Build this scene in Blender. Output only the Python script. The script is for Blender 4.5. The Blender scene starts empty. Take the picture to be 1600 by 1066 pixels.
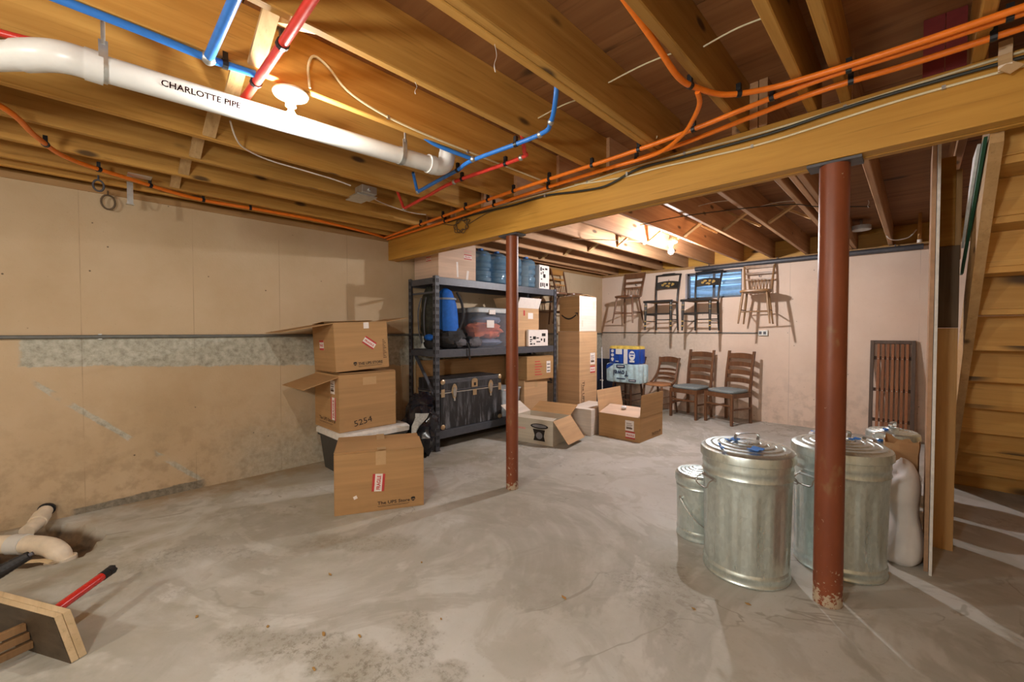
import bpy, math, random
from mathutils import Vector, Matrix, Euler
random.seed(7)
SC = bpy.context.scene
COL = SC.collection

# ------------------------------------------------------------------ camera, world, exposure
cam_d = bpy.data.cameras.new('camera')
cam_d.sensor_width = 36.0
cam_d.lens = 36.0 * 655.0 / 1600.0
cam_d.clip_start = 0.02
cam = bpy.data.objects.new('camera', cam_d)
COL.objects.link(cam)
cam.location = (0, 0, 1.28)
cam.rotation_euler = (math.radians(90 - 1.3), 0, math.radians(44.0))
SC.camera = cam
SC.view_settings.view_transform = 'Standard'
SC.view_settings.look = 'None'
SC.view_settings.gamma = 1.0
SC.view_settings.use_curve_mapping = False
SC.view_settings.exposure = 2.0
SC.cycles.max_bounces = 10
SC.cycles.diffuse_bounces = 7
SC.cycles.transparent_max_bounces = 12
SC.cycles.sample_clamp_indirect = 6.0
SC.cycles.use_denoising = True

world = bpy.data.worlds.new('world')
SC.world = world
world.use_nodes = True
wbg = world.node_tree.nodes['Background']
wbg.inputs['Color'].default_value = (0.36, 0.62, 1.0, 1)
wbg.inputs['Strength'].default_value = 2.6

BULB_FRONT = (-1.93, 0.645, 2.178)
BULB_BACK = (-2.03, 4.71, 2.19)
FILL_REAR = (-0.50, -0.85, 1.66)  # added fill globe, out of view, evens out the room's brightness
FILL_SIDE = (-1.72, -2.0, 2.165)  # added bulb, out of view, brightens the left joists and walls
BULB_RADIUS = {'front': 0.031, 'back': 0.031, 'rear': 0.11, 'side': 0.031}
BULB_POWER = {'front': 68.0, 'back': 270.0, 'rear': 215.0, 'side': 150.0}
BULB_COLOR = {'front': (1.0, 0.98, 0.90), 'back': (1.0, 0.97, 0.98), 'rear': (1.0, 0.98, 0.92), 'side': (1.0, 0.97, 0.86)}

# ------------------------------------------------------------------ material helpers
class G:
    def __init__(s, name, rough=0.7, metal=0.0, spec=0.4):
        s.m = bpy.data.materials.new(name)
        s.m.use_nodes = True
        s.t = s.m.node_tree
        s.b = s.t.nodes['Principled BSDF']
        s.b.inputs['Roughness'].default_value = rough
        s.b.inputs['Metallic'].default_value = metal
        s.b.inputs['Specular IOR Level'].default_value = spec
        s._co = None
    def n(s, typ, **kw):
        nd = s.t.nodes.new(typ)
        for k, v in kw.items():
            setattr(nd, k, v)
        return nd
    def put(s, inp, v):
        if isinstance(v, bpy.types.NodeSocket):
            s.t.links.new(v, inp)
        elif v is not None:
            if inp.type == 'RGBA' and len(v) == 3:
                v = (*v, 1)
            inp.default_value = v
    def co(s):
        if s._co is None:
            s._co = s.n('ShaderNodeTexCoord').outputs['Object']
        return s._co
    def xyz(s):
        nd = s.n('ShaderNodeSeparateXYZ')
        s.put(nd.inputs[0], s.co())
        return nd.outputs
    def rand(s):
        return s.n('ShaderNodeObjectInfo').outputs['Random']
    def mp(s, scale=(1, 1, 1), loc=(0, 0, 0), rot=(0, 0, 0), vec=None):
        nd = s.n('ShaderNodeMapping')
        s.put(nd.inputs['Vector'], vec or s.co())
        nd.inputs['Scale'].default_value = scale
        s.put(nd.inputs['Location'], loc)
        nd.inputs['Rotation'].default_value = rot
        return nd.outputs[0]
    def noise(s, scale, detail=4, rough=0.55, vec=None, dist=0.0):
        nd = s.n('ShaderNodeTexNoise')
        s.put(nd.inputs['Vector'], vec or s.co())
        nd.inputs['Scale'].default_value = scale
        nd.inputs['Detail'].default_value = detail
        nd.inputs['Roughness'].default_value = rough
        nd.inputs['Distortion'].default_value = dist
        return nd.outputs['Fac']
    def vor(s, scale, vec=None, feature='F1', out='Distance'):
        nd = s.n('ShaderNodeTexVoronoi', feature=feature)
        s.put(nd.inputs['Vector'], vec or s.co())
        nd.inputs['Scale'].default_value = scale
        return nd.outputs[out]
    def math(s, op, a, b=0.0, c=None):
        nd = s.n('ShaderNodeMath', operation=op)
        s.put(nd.inputs[0], a)
        s.put(nd.inputs[1], b)
        if c is not None:
            s.put(nd.inputs[2], c)
        return nd.outputs[0]
    def step(s, v, lo, hi, a=0.0, b=1.0):
        nd = s.n('ShaderNodeMapRange', interpolation_type='SMOOTHSTEP')
        s.put(nd.inputs[0], v)
        nd.inputs[1].default_value = lo
        nd.inputs[2].default_value = hi
        nd.inputs[3].default_value = a
        nd.inputs[4].default_value = b
        return nd.outputs[0]
    def band(s, v, lo, hi, soft):
        return s.math('MULTIPLY', s.step(v, lo - soft, lo + soft), s.step(v, hi - soft, hi + soft, 1.0, 0.0))
    def ramp(s, v, stops):
        nd = s.n('ShaderNodeValToRGB')
        s.put(nd.inputs[0], v)
        cr = nd.color_ramp
        while len(cr.elements) < len(stops):
            cr.elements.new(0.5)
        for e, (p, c) in zip(cr.elements, stops):
            e.position = p
            e.color = (*c, 1) if len(c) == 3 else c
        return nd.outputs[0]
    def mix(s, f, a, b, blend='MIX'):
        nd = s.n('ShaderNodeMix', data_type='RGBA', blend_type=blend)
        s.put(nd.inputs[0], f)
        s.put(nd.inputs[6], a)
        s.put(nd.inputs[7], b)
        return nd.outputs[2]
    def bump(s, h, strength=0.3, dist=0.01):
        nd = s.n('ShaderNodeBump')
        nd.inputs['Strength'].default_value = strength
        nd.inputs['Distance'].default_value = dist
        s.put(nd.inputs['Height'], h)
        s.t.links.new(nd.outputs[0], s.b.inputs['Normal'])
    def col(s, c):
        s.put(s.b.inputs['Base Color'], c)
        return s
    def rough(s, v):
        s.put(s.b.inputs['Roughness'], v)
        return s

MATS = {}
def plain(name, c, rough=0.6, metal=0.0, var=0.12, scale=25, spec=0.4):
    g = G(name, rough, metal, spec)
    f = g.noise(scale, 3)
    d = tuple(x * (1 - var) for x in c)
    l = tuple(min(1, x * (1 + var)) for x in c)
    g.col(g.ramp(f, [(0.3, d), (0.7, l)]))
    MATS[name] = g.m
    return g.m

def wood(name, dark, light, axis='Y', rough=0.6, scale=1.0, knots=True, kn=1.0, knotc=(0.06, 0.03, 0.012), stain=None, spec=0.3, rvar=0.25):
    g = G(name, rough, 0, spec)
    off = g.math('MULTIPLY', g.rand(), 37.0)
    cb = g.n('ShaderNodeCombineXYZ')
    for i in range(3):
        g.put(cb.inputs[i], off)
    sc = {'X': (0.6, 14, 14), 'Y': (14, 0.6, 14), 'Z': (14, 14, 0.6)}[axis]
    sc = tuple(x * scale for x in sc)
    v = g.mp(sc, cb.outputs[0])
    f = g.noise(1.6, 5, 0.6, v, 0.6)
    c = g.ramp(f, [(0.25, dark), (0.5, tuple((a + b) / 2 for a, b in zip(dark, light))), (0.75, light)])
    f2 = g.noise(6.0, 3, 0.6, v)
    c = g.mix(g.step(f2, 0.56, 0.75, 0, 0.42), c, tuple(x * 0.45 for x in dark))
    big = g.noise(1.3, 2, 0.5, g.mp((1, 1, 1), cb.outputs[0]))
    c = g.mix(g.step(big, 0.35, 0.7, 0, 0.22), c, tuple(x * 0.55 for x in dark))
    if knots:
        ks = {'X': (2.2, 6, 6), 'Y': (6, 2.2, 6), 'Z': (6, 6, 2.2)}[axis]
        k = g.vor(1.0, g.mp(tuple(x * scale for x in ks), cb.outputs[0]))
        c = g.mix(g.step(k, 0.06 * kn, 0.15 * kn, 0.9, 0), c, knotc)
    if stain:
        c = g.mix(g.step(g.noise(2.3, 3, 0.6, g.mp((1, 1, 1), (3, 1, 2))), 0.52, 0.7, 0, 0.6), c, stain)
    tone = g.math('MULTIPLY_ADD', g.rand(), rvar, 1 - rvar * 0.5)
    hs = g.n('ShaderNodeHueSaturation')
    g.put(hs.inputs['Value'], tone)
    g.put(hs.inputs['Color'], c)
    g.col(hs.outputs[0])
    g.bump(f, 0.12, 0.004)
    MATS[name] = g.m
    return g.m

def M(n):
    return MATS[n]

# floor: worn concrete
g = G('concrete_floor', 0.72, 0, 0.35)
n1 = g.noise(0.9, 6, 0.62, None, 0.4)
n2 = g.noise(5.5, 6, 0.65)
n3 = g.noise(60, 3, 0.6)
c = g.ramp(n1, [(0.28, (0.40, 0.39, 0.325)), (0.5, (0.52, 0.515, 0.465)), (0.72, (0.64, 0.645, 0.62))])
c = g.mix(g.step(n2, 0.4, 0.72, 0, 0.42), c, (0.62, 0.60, 0.55))
o = g.xyz()
backness = g.step(o['Y'], 2.0, 4.6)
c = g.mix(g.math('MULTIPLY', backness, 0.55), c, (0.53, 0.51, 0.49))
ct = g.noise(0.75, 5, 0.6, g.mp((1, 1, 1), (4.3, 2.1, 0)), 0.9)
line = g.math('ABSOLUTE', g.math('SUBTRACT', ct, 0.5))
lm = g.math('MULTIPLY', g.step(line, 0.002, 0.012, 0.5, 0), g.step(g.noise(0.8, 2, 0.5, g.mp((1, 1, 1), (7.7, 0.4, 0))), 0.52, 0.6))
c = g.mix(lm, c, (0.20, 0.17, 0.12))
worn = g.noise(1.15, 3, 0.6, g.mp((1, 1, 1), (1.7, 8.2, 0)), 0.5)
agg = g.step(g.noise(30, 6, 0.8), 0.46, 0.62)
wm = g.math('MULTIPLY', g.step(worn, 0.60, 0.68), agg)
c = g.mix(g.math('MULTIPLY', wm, 0.45), c, (0.17, 0.15, 0.12))
chalk = g.noise(2.3, 4, 0.6, g.mp((1, 1, 1), (9.3, 3.2, 0)), 0.8)
c = g.mix(g.step(chalk, 0.62, 0.78, 0, 0.7), c, (0.74, 0.74, 0.72))
c = g.mix(g.step(n3, 0.62, 0.75, 0, 0.35), c, (0.22, 0.19, 0.14))
def near_seg(ax, ay, bx, by, lo, hi):
    # distance to a floor segment, for the worn trails of the slab
    dx, dy = bx - ax, by - ay
    L2 = dx * dx + dy * dy
    u = g.math('ADD', g.math('MULTIPLY', o['X'], dx / L2), g.math('MULTIPLY_ADD', o['Y'], dy / L2, -(ax * dx + ay * dy) / L2))
    cl = g.n('ShaderNodeClamp')
    g.put(cl.inputs[0], u)
    u = cl.outputs[0]
    ex = g.math('SUBTRACT', o['X'], g.math('MULTIPLY_ADD', u, dx, ax))
    ey = g.math('SUBTRACT', o['Y'], g.math('MULTIPLY_ADD', u, dy, ay))
    d = g.math('SQRT', g.math('ADD', g.math('MULTIPLY', ex, ex), g.math('MULTIPLY', ey, ey)))
    d = g.math('ADD', d, g.math('MULTIPLY_ADD', g.noise(3.2, 5, 0.65), 0.5, -0.25))
    return g.step(d, lo, hi, 1, 0)
for seg, amt in (((-2.05, 0.45, -1.55, 0.72), 0.8), ((-1.52, 0.98, -1.40, 0.98), 0.85), ((-1.62, 0.62, -1.25, 0.95), 0.7), ((-0.95, 2.25, -0.80, 2.05), 0.7), ((-2.6, 1.0, -2.2, 1.35), 0.5)):
    w_ = near_seg(*seg, 0.03, 0.13)
    c = g.mix(g.math('MULTIPLY', g.math('MULTIPLY', w_, g.step(g.noise(30, 6, 0.8), 0.46, 0.62)), g.math('MULTIPLY', g.step(g.noise(6, 4, 0.7), 0.34, 0.52), amt)), c, (0.19, 0.17, 0.13))
    c = g.mix(g.math('MULTIPLY', w_, 0.35), c, (0.30, 0.27, 0.20))
mott = g.noise(2.6, 5, 0.65, g.mp((1, 1, 1), (5.1, 6.2, 0)), 0.7)
c = g.mix(g.step(mott, 0.50, 0.60, 0, 0.36), c, (0.35, 0.33, 0.265))
stain = g.noise(0.62, 6, 0.66, g.mp((1, 1, 1), (2.6, 11.2, 0)), 1.1)
edge = g.math('MULTIPLY', g.step(stain, 0.495, 0.535), g.step(stain, 0.54, 0.66, 1, 0))
c = g.mix(g.math('MULTIPLY', edge, 0.42), c, (0.30, 0.28, 0.225))
olive = g.math('MULTIPLY', g.step(o['X'], -3.4, -1.6, 1, 0), g.step(g.noise(1.4, 5, 0.65, g.mp((1, 1, 1), (0.2, 3.3, 0)), 0.6), 0.42, 0.62))
c = g.mix(g.math('MULTIPLY', olive, 0.5), c, (0.33, 0.29, 0.19))
# tan silt strip beside the left wall and dirt in the drain pit
silt = g.math('MULTIPLY', g.step(o['X'], -4.2, -3.55, 1, 0), g.step(g.noise(3, 4, 0.6), 0.36, 0.6))
c = g.mix(g.math('MULTIPLY', silt, 0.75), c, (0.36, 0.25, 0.13))
c = g.mix(g.step(o['Z'], -0.055, -0.012, 0.95, 0), c, g.ramp(g.noise(14, 4), [(0.3, (0.05, 0.03, 0.015)), (0.7, (0.17, 0.10, 0.05))]))
g.col(c)
g.rough(g.step(n1, 0.3, 0.7, 0.78, 0.5))
g.bump(g.math('ADD', n2, g.math('MULTIPLY', n3, 0.35)), 0.16, 0.01)
MATS['concrete_floor'] = g.m

# painted concrete walls
def wall_mat(name, a, b, coord, grey_masks, dark_mask=None):
    g = G(name, 0.85, 0, 0.2)
    n1 = g.noise(1.5, 5, 0.6)
    n2 = g.noise(9, 5, 0.65)
    n3 = g.noise(70, 3, 0.6)
    c = g.ramp(n1, [(0.3, a), (0.7, b)])
    o = g.xyz()
    c = g.mix(g.math('MULTIPLY', g.step(o['Z'], 0.0, 1.0, 1, 0), g.step(n2, 0.42, 0.66, 0, 0.5)), c, tuple(x * 0.6 for x in a))
    c = g.mix(g.step(n3, 0.66, 0.76, 0, 0.35), c, tuple(x * 0.45 for x in a))
    # specks
    sp = g.vor(7.0, g.mp((1, 1, 1), (0.3, 0.7, 0.1)))
    c = g.mix(g.step(sp, 0.028, 0.05, 0.8, 0), c, (0.05, 0.035, 0.025))
    grey = g.ramp(g.noise(24, 5, 0.7), [(0.3, (0.27, 0.26, 0.21)), (0.55, (0.46, 0.46, 0.39)), (0.75, (0.58, 0.58, 0.52))])
    for fn in grey_masks:
        c = g.mix(fn(g, o), c, grey)
    if dark_mask:
        c = g.mix(dark_mask(g, o), c, g.ramp(g.noise(30, 4, 0.7), [(0.35, (0.10, 0.095, 0.08)), (0.7, (0.27, 0.25, 0.20))]))
    # form panel seams every 0.635 m
    s = g.math('ABSOLUTE', g.math('SUBTRACT', g.math('FRACT', g.math('DIVIDE', g.math('ADD', o[coord], 8.555), 0.635)), 0.5))
    c = g.mix(g.math('MULTIPLY', g.step(s, 0.0012, 0.006, 0.42, 0), g.step(n1, 0.4, 0.6)), c, tuple(x * 0.3 for x in a))
    g.col(c)
    g.bump(g.math('ADD', n2, g.math('MULTIPLY', n3, 0.4)), 0.22, 0.012)
    MATS[name] = g.m
def wob(g, v, scale, amt):
    return g.math('ADD', v, g.math('MULTIPLY_ADD', g.noise(scale, 5, 0.7), amt, -amt * 0.5))
def l_band(g, o):
    lo = g.math('SUBTRACT', o['Z'], g.math('MULTIPLY_ADD', o['Y'], -0.052, 0.0))
    z = wob(g, lo, 7, 0.07)
    return g.math('MULTIPLY', g.band(z, 1.035, 1.6, 0.008), g.math('MULTIPLY', g.step(wob(g, o['Y'], 6, 0.12), -0.275, -0.25), g.step(o['Z'], 1.232, 1.236, 0.95, 0)))
def l_streak(g, o):
    d = g.math('ABSOLUTE', g.math('SUBTRACT', o['Z'], g.math('MULTIPLY_ADD', o['Y'], -0.98, 0.735)))
    a = g.step(wob(g, d, 9, 0.05), 0.016, 0.032, 0.9, 0)
    return g.math('MULTIPLY', g.math('MULTIPLY', a, g.band(o['Y'], -0.2, 0.68, 0.03)), g.step(g.noise(4.5, 2), 0.40, 0.5))
def l_base(g, o):
    top = g.math('MULTIPLY_ADD', o['Y'], 0.03, 0.045)
    return g.math('MULTIPLY', g.step(g.math('SUBTRACT', wob(g, o['Z'], 9, 0.03), top), -0.004, 0.006, 0.85, 0), g.band(wob(g, o['Y'], 6, 0.08), -0.05, 0.70, 0.02))
def l_patch(g, o):
    a = g.math('MULTIPLY', g.step(wob(g, o['Z'], 5, 0.5), 0.1, 0.65, 0.55, 0), g.step(o['Y'], 0.6, 1.2))
    return a
def b_band(g, o):
    z = wob(g, o['Z'], 4, 0.35)
    return g.math('MULTIPLY', g.band(z, 0.62, 1.3, 0.12), g.math('MULTIPLY', g.step(wob(g, o['X'], 3, 0.8), -2.9, -1.9, 0.42, 0), g.step(o['Z'], 1.236, 1.245, 1, 0)))
wall_mat('left_wall_paint', (0.48, 0.355, 0.215), (0.565, 0.44, 0.295), 'Y', [l_band, l_streak, l_patch], l_base)
wall_mat('back_wall_paint', (0.69, 0.53, 0.42), (0.77, 0.62, 0.51), 'X', [b_band])
wall_mat('rear_wall_paint', (0.52, 0.40, 0.27), (0.60, 0.47, 0.33), 'X', [])

wood('joist_wood', (0.38, 0.175, 0.030), (0.60, 0.335, 0.085), 'Y', 0.62, rvar=0.3)
wood('joist_wood_back', (0.40, 0.20, 0.09), (0.60, 0.36, 0.19), 'Y', 0.62, rvar=0.3)  # same timber as the near joists; pinker cast of the light put into the colour
wood('beam_wood', (0.46, 0.22, 0.032), (0.66, 0.36, 0.070), 'X', 0.5, knots=True, scale=0.8, rvar=0.06)
wood('sill_wood', (0.33, 0.18, 0.07), (0.5, 0.30, 0.13), 'Y', 0.7)
wood('bridging_wood', (0.42, 0.25, 0.10), (0.64, 0.44, 0.22), 'X', 0.65)
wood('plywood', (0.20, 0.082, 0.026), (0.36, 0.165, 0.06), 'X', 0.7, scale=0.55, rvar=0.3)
wood('pine', (0.52, 0.265, 0.055), (0.72, 0.42, 0.12), 'X', 0.5, scale=0.8, kn=1.7, rvar=0.25)
wood('pine_stud', (0.46, 0.25, 0.08), (0.64, 0.40, 0.17), 'Z', 0.6, scale=0.8)
wood('old_stud', (0.15, 0.095, 0.055), (0.27, 0.19, 0.12), 'Z', 0.8)
wood('stringer_wood', (0.40, 0.23, 0.09), (0.56, 0.36, 0.17), 'Y', 0.6)
wood('pale_wood', (0.58, 0.42, 0.23), (0.75, 0.58, 0.36), 'X', 0.6, knots=False)
wood('dark_board', (0.05, 0.035, 0.022), (0.11, 0.08, 0.05), 'X', 0.55, knots=False)
wood('chair_brown', (0.11, 0.045, 0.02), (0.24, 0.11, 0.05), 'Z', 0.35, knots=False, spec=0.5)
wood('chair_tan', (0.19, 0.10, 0.042), (0.32, 0.185, 0.085), 'Z', 0.4, knots=False, spec=0.5)
wood('chair_gold', (0.38, 0.17, 0.04), (0.52, 0.27, 0.08), 'X', 0.4, knots=False, spec=0.5)
wood('chair_dark', (0.06, 0.025, 0.012), (0.15, 0.06, 0.03), 'Z', 0.35, knots=False, spec=0.5)
wood('slat_red', (0.20, 0.07, 0.03), (0.38, 0.16, 0.07), 'Z', 0.5, knots=False)
wood('slat_frame', (0.09, 0.06, 0.045), (0.17, 0.12, 0.09), 'Z', 0.6, knots=False)

def cardboard(name, c, var=0.1):
    g = G(name, 0.8, 0, 0.25)
    v = g.mp((1.5, 1.5, 38))
    f = g.noise(1.0, 3, 0.5, v)
    b = g.noise(5, 4, 0.6)
    cc = g.ramp(f, [(0.3, tuple(x * (1 - var) for x in c)), (0.7, tuple(x * (1 + var) for x in c))])
    cc = g.mix(g.step(b, 0.55, 0.75, 0, 0.25), cc, tuple(x * 0.72 for x in c))
    g.col(cc)
    g.bump(f, 0.1, 0.003)
    MATS[name] = g.m
cardboard('cardboard', (0.43, 0.255, 0.115))
cardboard('cardboard_light', (0.56, 0.36, 0.20))
cardboard('cardboard_pink', (0.64, 0.47, 0.36))
cardboard('cardboard_white', (0.74, 0.66, 0.58))
cardboard('cardboard_worn', (0.64, 0.58, 0.47))
cardboard('paper_bag', (0.42, 0.25, 0.12))
plain('inner_card', (0.40, 0.22, 0.10), 0.85)

g = G('galvanized', 0.42, 0.86, 0.5)
sp = g.vor(75, g.mp((1, 1, 0.5)), 'F1', 'Color')
bw = g.n('ShaderNodeRGBToBW')
g.put(bw.inputs[0], sp)
st = g.noise(2.0, 4, 0.6, g.mp((6, 6, 1)))
c = g.ramp(bw.outputs[0], [(0.2, (0.66, 0.76, 0.75)), (0.8, (0.76, 0.86, 0.85))])
c = g.mix(g.step(st, 0.60, 0.74, 0, 0.45), c, (0.42, 0.42, 0.36))
g.col(c)
g.rough(g.step(st, 0.3, 0.7, 0.26, 0.42))
MATS['galvanized'] = g.m
plain('galv_plain', (0.55, 0.56, 0.54), 0.35, 0.85)
plain('zinc', (0.50, 0.50, 0.48), 0.4, 0.9)
plain('brass', (0.62, 0.48, 0.30), 0.35, 0.8)
plain('steel_white_lid', (0.66, 0.69, 0.70), 0.4, 0.3)

g = G('rust_paint', 0.42, 0, 0.5)
n = g.noise(13, 5, 0.65)
o = g.xyz()
c = g.ramp(g.noise(4, 4, 0.6, g.mp((1, 1, 0.4))), [(0.3, (0.17, 0.040, 0.014)), (0.7, (0.27, 0.072, 0.026))])
low = g.math('ADD', g.step(o['Z'], 0.0, 0.5, 0.10, 0), g.step(o['Z'], 0.0, 0.12, 0.14, 0))
chip = g.step(g.math('ADD', g.noise(38, 4, 0.7), low), 0.685, 0.72)
c = g.mix(g.math('MULTIPLY', chip, 0.9), c, (0.50, 0.42, 0.30))
scuff = g.step(g.noise(5, 4, 0.7, g.mp((1, 1, 0.5), (3, 4, 1))), 0.60, 0.72, 0, 0.5)
c = g.mix(scuff, c, (0.30, 0.22, 0.10))
g.col(c)
g.bump(n, 0.1, 0.002)
MATS['rust_paint'] = g.m

plain('black_steel', (0.078, 0.082, 0.098), 0.45, 0.1, spec=0.5)
plain('slot_black', (0.012, 0.012, 0.014), 0.7)
plain('pvc', (0.66, 0.655, 0.63), 0.32, var=0.03)
plain('pvc_old', (0.76, 0.66, 0.52), 0.45, var=0.15, scale=12)
plain('pex_orange', (0.80, 0.19, 0.015), 0.35, var=0.08)
plain('pex_blue', (0.03, 0.17, 0.55), 0.35, var=0.08)
plain('pex_red', (0.62, 0.045, 0.03), 0.35, var=0.08)
plain('clip_black', (0.012, 0.012, 0.014), 0.45)
plain('cable_cream', (0.72, 0.64, 0.42), 0.5, var=0.06)
plain('cable_black', (0.025, 0.026, 0.02), 0.5)
plain('cable_brown', (0.12, 0.08, 0.045), 0.6)
plain('cable_white', (0.72, 0.66, 0.58), 0.5)
plain('porcelain', (0.82, 0.80, 0.75), 0.3, var=0.03)
plain('rod_steel', (0.46, 0.44, 0.40), 0.4, 0.6)
plain('conduit_grey', (0.16, 0.165, 0.155), 0.5, 0.3)
plain('iron_dark', (0.09, 0.09, 0.10), 0.5, 0.4)
plain('print_black', (0.025, 0.02, 0.018), 0.8)
plain('print_brown', (0.10, 0.055, 0.03), 0.8)
plain('label_white', (0.80, 0.74, 0.70), 0.6, var=0.04)
plain('print_red', (0.016, 0.004, 0.004), 0.95, spec=0.0)
plain('label_red', (0.52, 0.05, 0.05), 0.6)
plain('label_pink', (0.78, 0.40, 0.36), 0.6)
plain('tape_tan', (0.50, 0.33, 0.17), 0.3, var=0.05)
plain('tape_blue', (0.04, 0.22, 0.72), 0.6)
plain('pack_cyan', (0.52, 0.72, 0.79), 0.3, var=0.22, scale=14)
plain('pack_white', (0.82, 0.84, 0.86), 0.35, var=0.05)
plain('pack_blue', (0.015, 0.075, 0.42), 0.35)
plain('pack_yellow', (0.78, 0.58, 0.12), 0.4)
plain('navy', (0.02, 0.035, 0.10), 0.5)
plain('bag_fabric_blue', (0.012, 0.13, 0.55), 0.7)
plain('bag_fabric_black', (0.022, 0.021, 0.022), 0.75, var=0.4)
plain('bag_fabric_olive', (0.035, 0.034, 0.024), 0.8, var=0.4)
plain('bag_fabric_grey', (0.12, 0.12, 0.14), 0.75)
plain('strap_grey', (0.25, 0.30, 0.38), 0.6)
plain('orange_cloth', (0.95, 0.20, 0.08), 0.8, var=0.2, scale=12)
plain('cloth_greyblue', (0.22, 0.26, 0.36), 0.8, var=0.2, scale=12)
plain('lid_grey', (0.42, 0.45, 0.46), 0.45)
plain('tote_dark', (0.055, 0.055, 0.052), 0.5)
plain('tote_lid', (0.72, 0.70, 0.66), 0.45)
plain('trash_black', (0.010, 0.010, 0.016), 0.22, var=0.3, spec=0.6)
plain('bubble_wrap', (0.42, 0.43, 0.41), 0.35, var=0.25, scale=60)
plain('seat_grey', (0.23, 0.27, 0.28), 0.85, var=0.15, scale=80)
plain('cane_seat', (0.46, 0.22, 0.10), 0.6, var=0.15, scale=60)
plain('stencil_black', (0.022, 0.020, 0.018), 0.35, spec=0.5)
plain('stencil_gold', (0.46, 0.31, 0.09), 0.4, 0.3)
plain('rush_seat', (0.22, 0.13, 0.06), 0.8, var=0.3, scale=60)
plain('drywall', (0.70, 0.68, 0.64), 0.8)
plain('drywall_back', (0.40, 0.24, 0.14), 0.85)
plain('green_paint', (0.012, 0.085, 0.045), 0.6)
plain('white_paint', (0.80, 0.80, 0.80), 0.6)
plain('red_board', (0.15, 0.012, 0.010), 0.7)
plain('foam_white', (0.72, 0.72, 0.74), 0.7, var=0.05)
plain('sheet_brown', (0.10, 0.062, 0.035), 0.8)
plain('sack_white', (0.70, 0.68, 0.66), 0.55, var=0.08, scale=8)
plain('tool_red', (0.50, 0.025, 0.018), 0.25, spec=0.6)
plain('rubber', (0.018, 0.018, 0.02), 0.55)
plain('bin_clear', (0.42, 0.46, 0.50), 0.25, var=0.25, scale=8)
plain('mesh_grey', (0.26, 0.26, 0.28), 0.6)
plain('chip_tan', (0.38, 0.22, 0.07), 0.8)
plain('web', (0.55, 0.52, 0.48), 0.9)

g = G('trunk_black', 0.55, 0, 0.45)
st = g.noise(1.4, 5, 0.65, g.mp((16, 16, 2.2)))
o = g.xyz()
c = g.mix(g.math('MULTIPLY', g.step(st, 0.46, 0.70, 0, 0.85), g.step(o['Z'], 0.02, 0.42, 1, 0.25)), (0.022, 0.021, 0.023), (0.25, 0.26, 0.29))
g.col(c)
MATS['trunk_black'] = g.m

def clear_mat(name, tint, alpha, rough=0.15):
    g = G(name, rough, 0, 0.5)
    g.b.inputs['Base Color'].default_value = (*tint, 1)
    tr = g.n('ShaderNodeBsdfTransparent')
    tr.inputs[0].default_value = (*[min(1, x * 0.5 + 0.5) for x in tint], 1)
    mx = g.n('ShaderNodeMixShader')
    mx.inputs[0].default_value = alpha
    g.t.links.new(tr.outputs[0], mx.inputs[1])
    g.t.links.new(g.b.outputs[0], mx.inputs[2])
    g.t.links.new(mx.outputs[0], g.t.nodes['Material Output'].inputs[0])
    MATS[name] = g.m
clear_mat('tote_clear', (0.62, 0.67, 0.78), 0.16)
clear_mat('jug_blue', (0.26, 0.44, 0.60), 0.36, 0.04)
clear_mat('window_glass', (0.55, 0.7, 0.85), 0.10, 0.02)

def glow(name, color, strength):
    m = bpy.data.materials.new(name)
    m.use_nodes = True
    t = m.node_tree
    t.nodes.remove(t.nodes['Principled BSDF'])
    e = t.nodes.new('ShaderNodeEmission')
    e.inputs[0].default_value = (*color, 1)
    e.inputs[1].default_value = strength
    t.links.new(e.outputs[0], t.nodes['Material Output'].inputs[0])
    MATS[name] = m
for k in BULB_POWER:
    glow('bulb_' + k, BULB_COLOR[k], BULB_POWER[k] * 3.0 * (0.031 / BULB_RADIUS[k]) ** 2)

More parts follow.
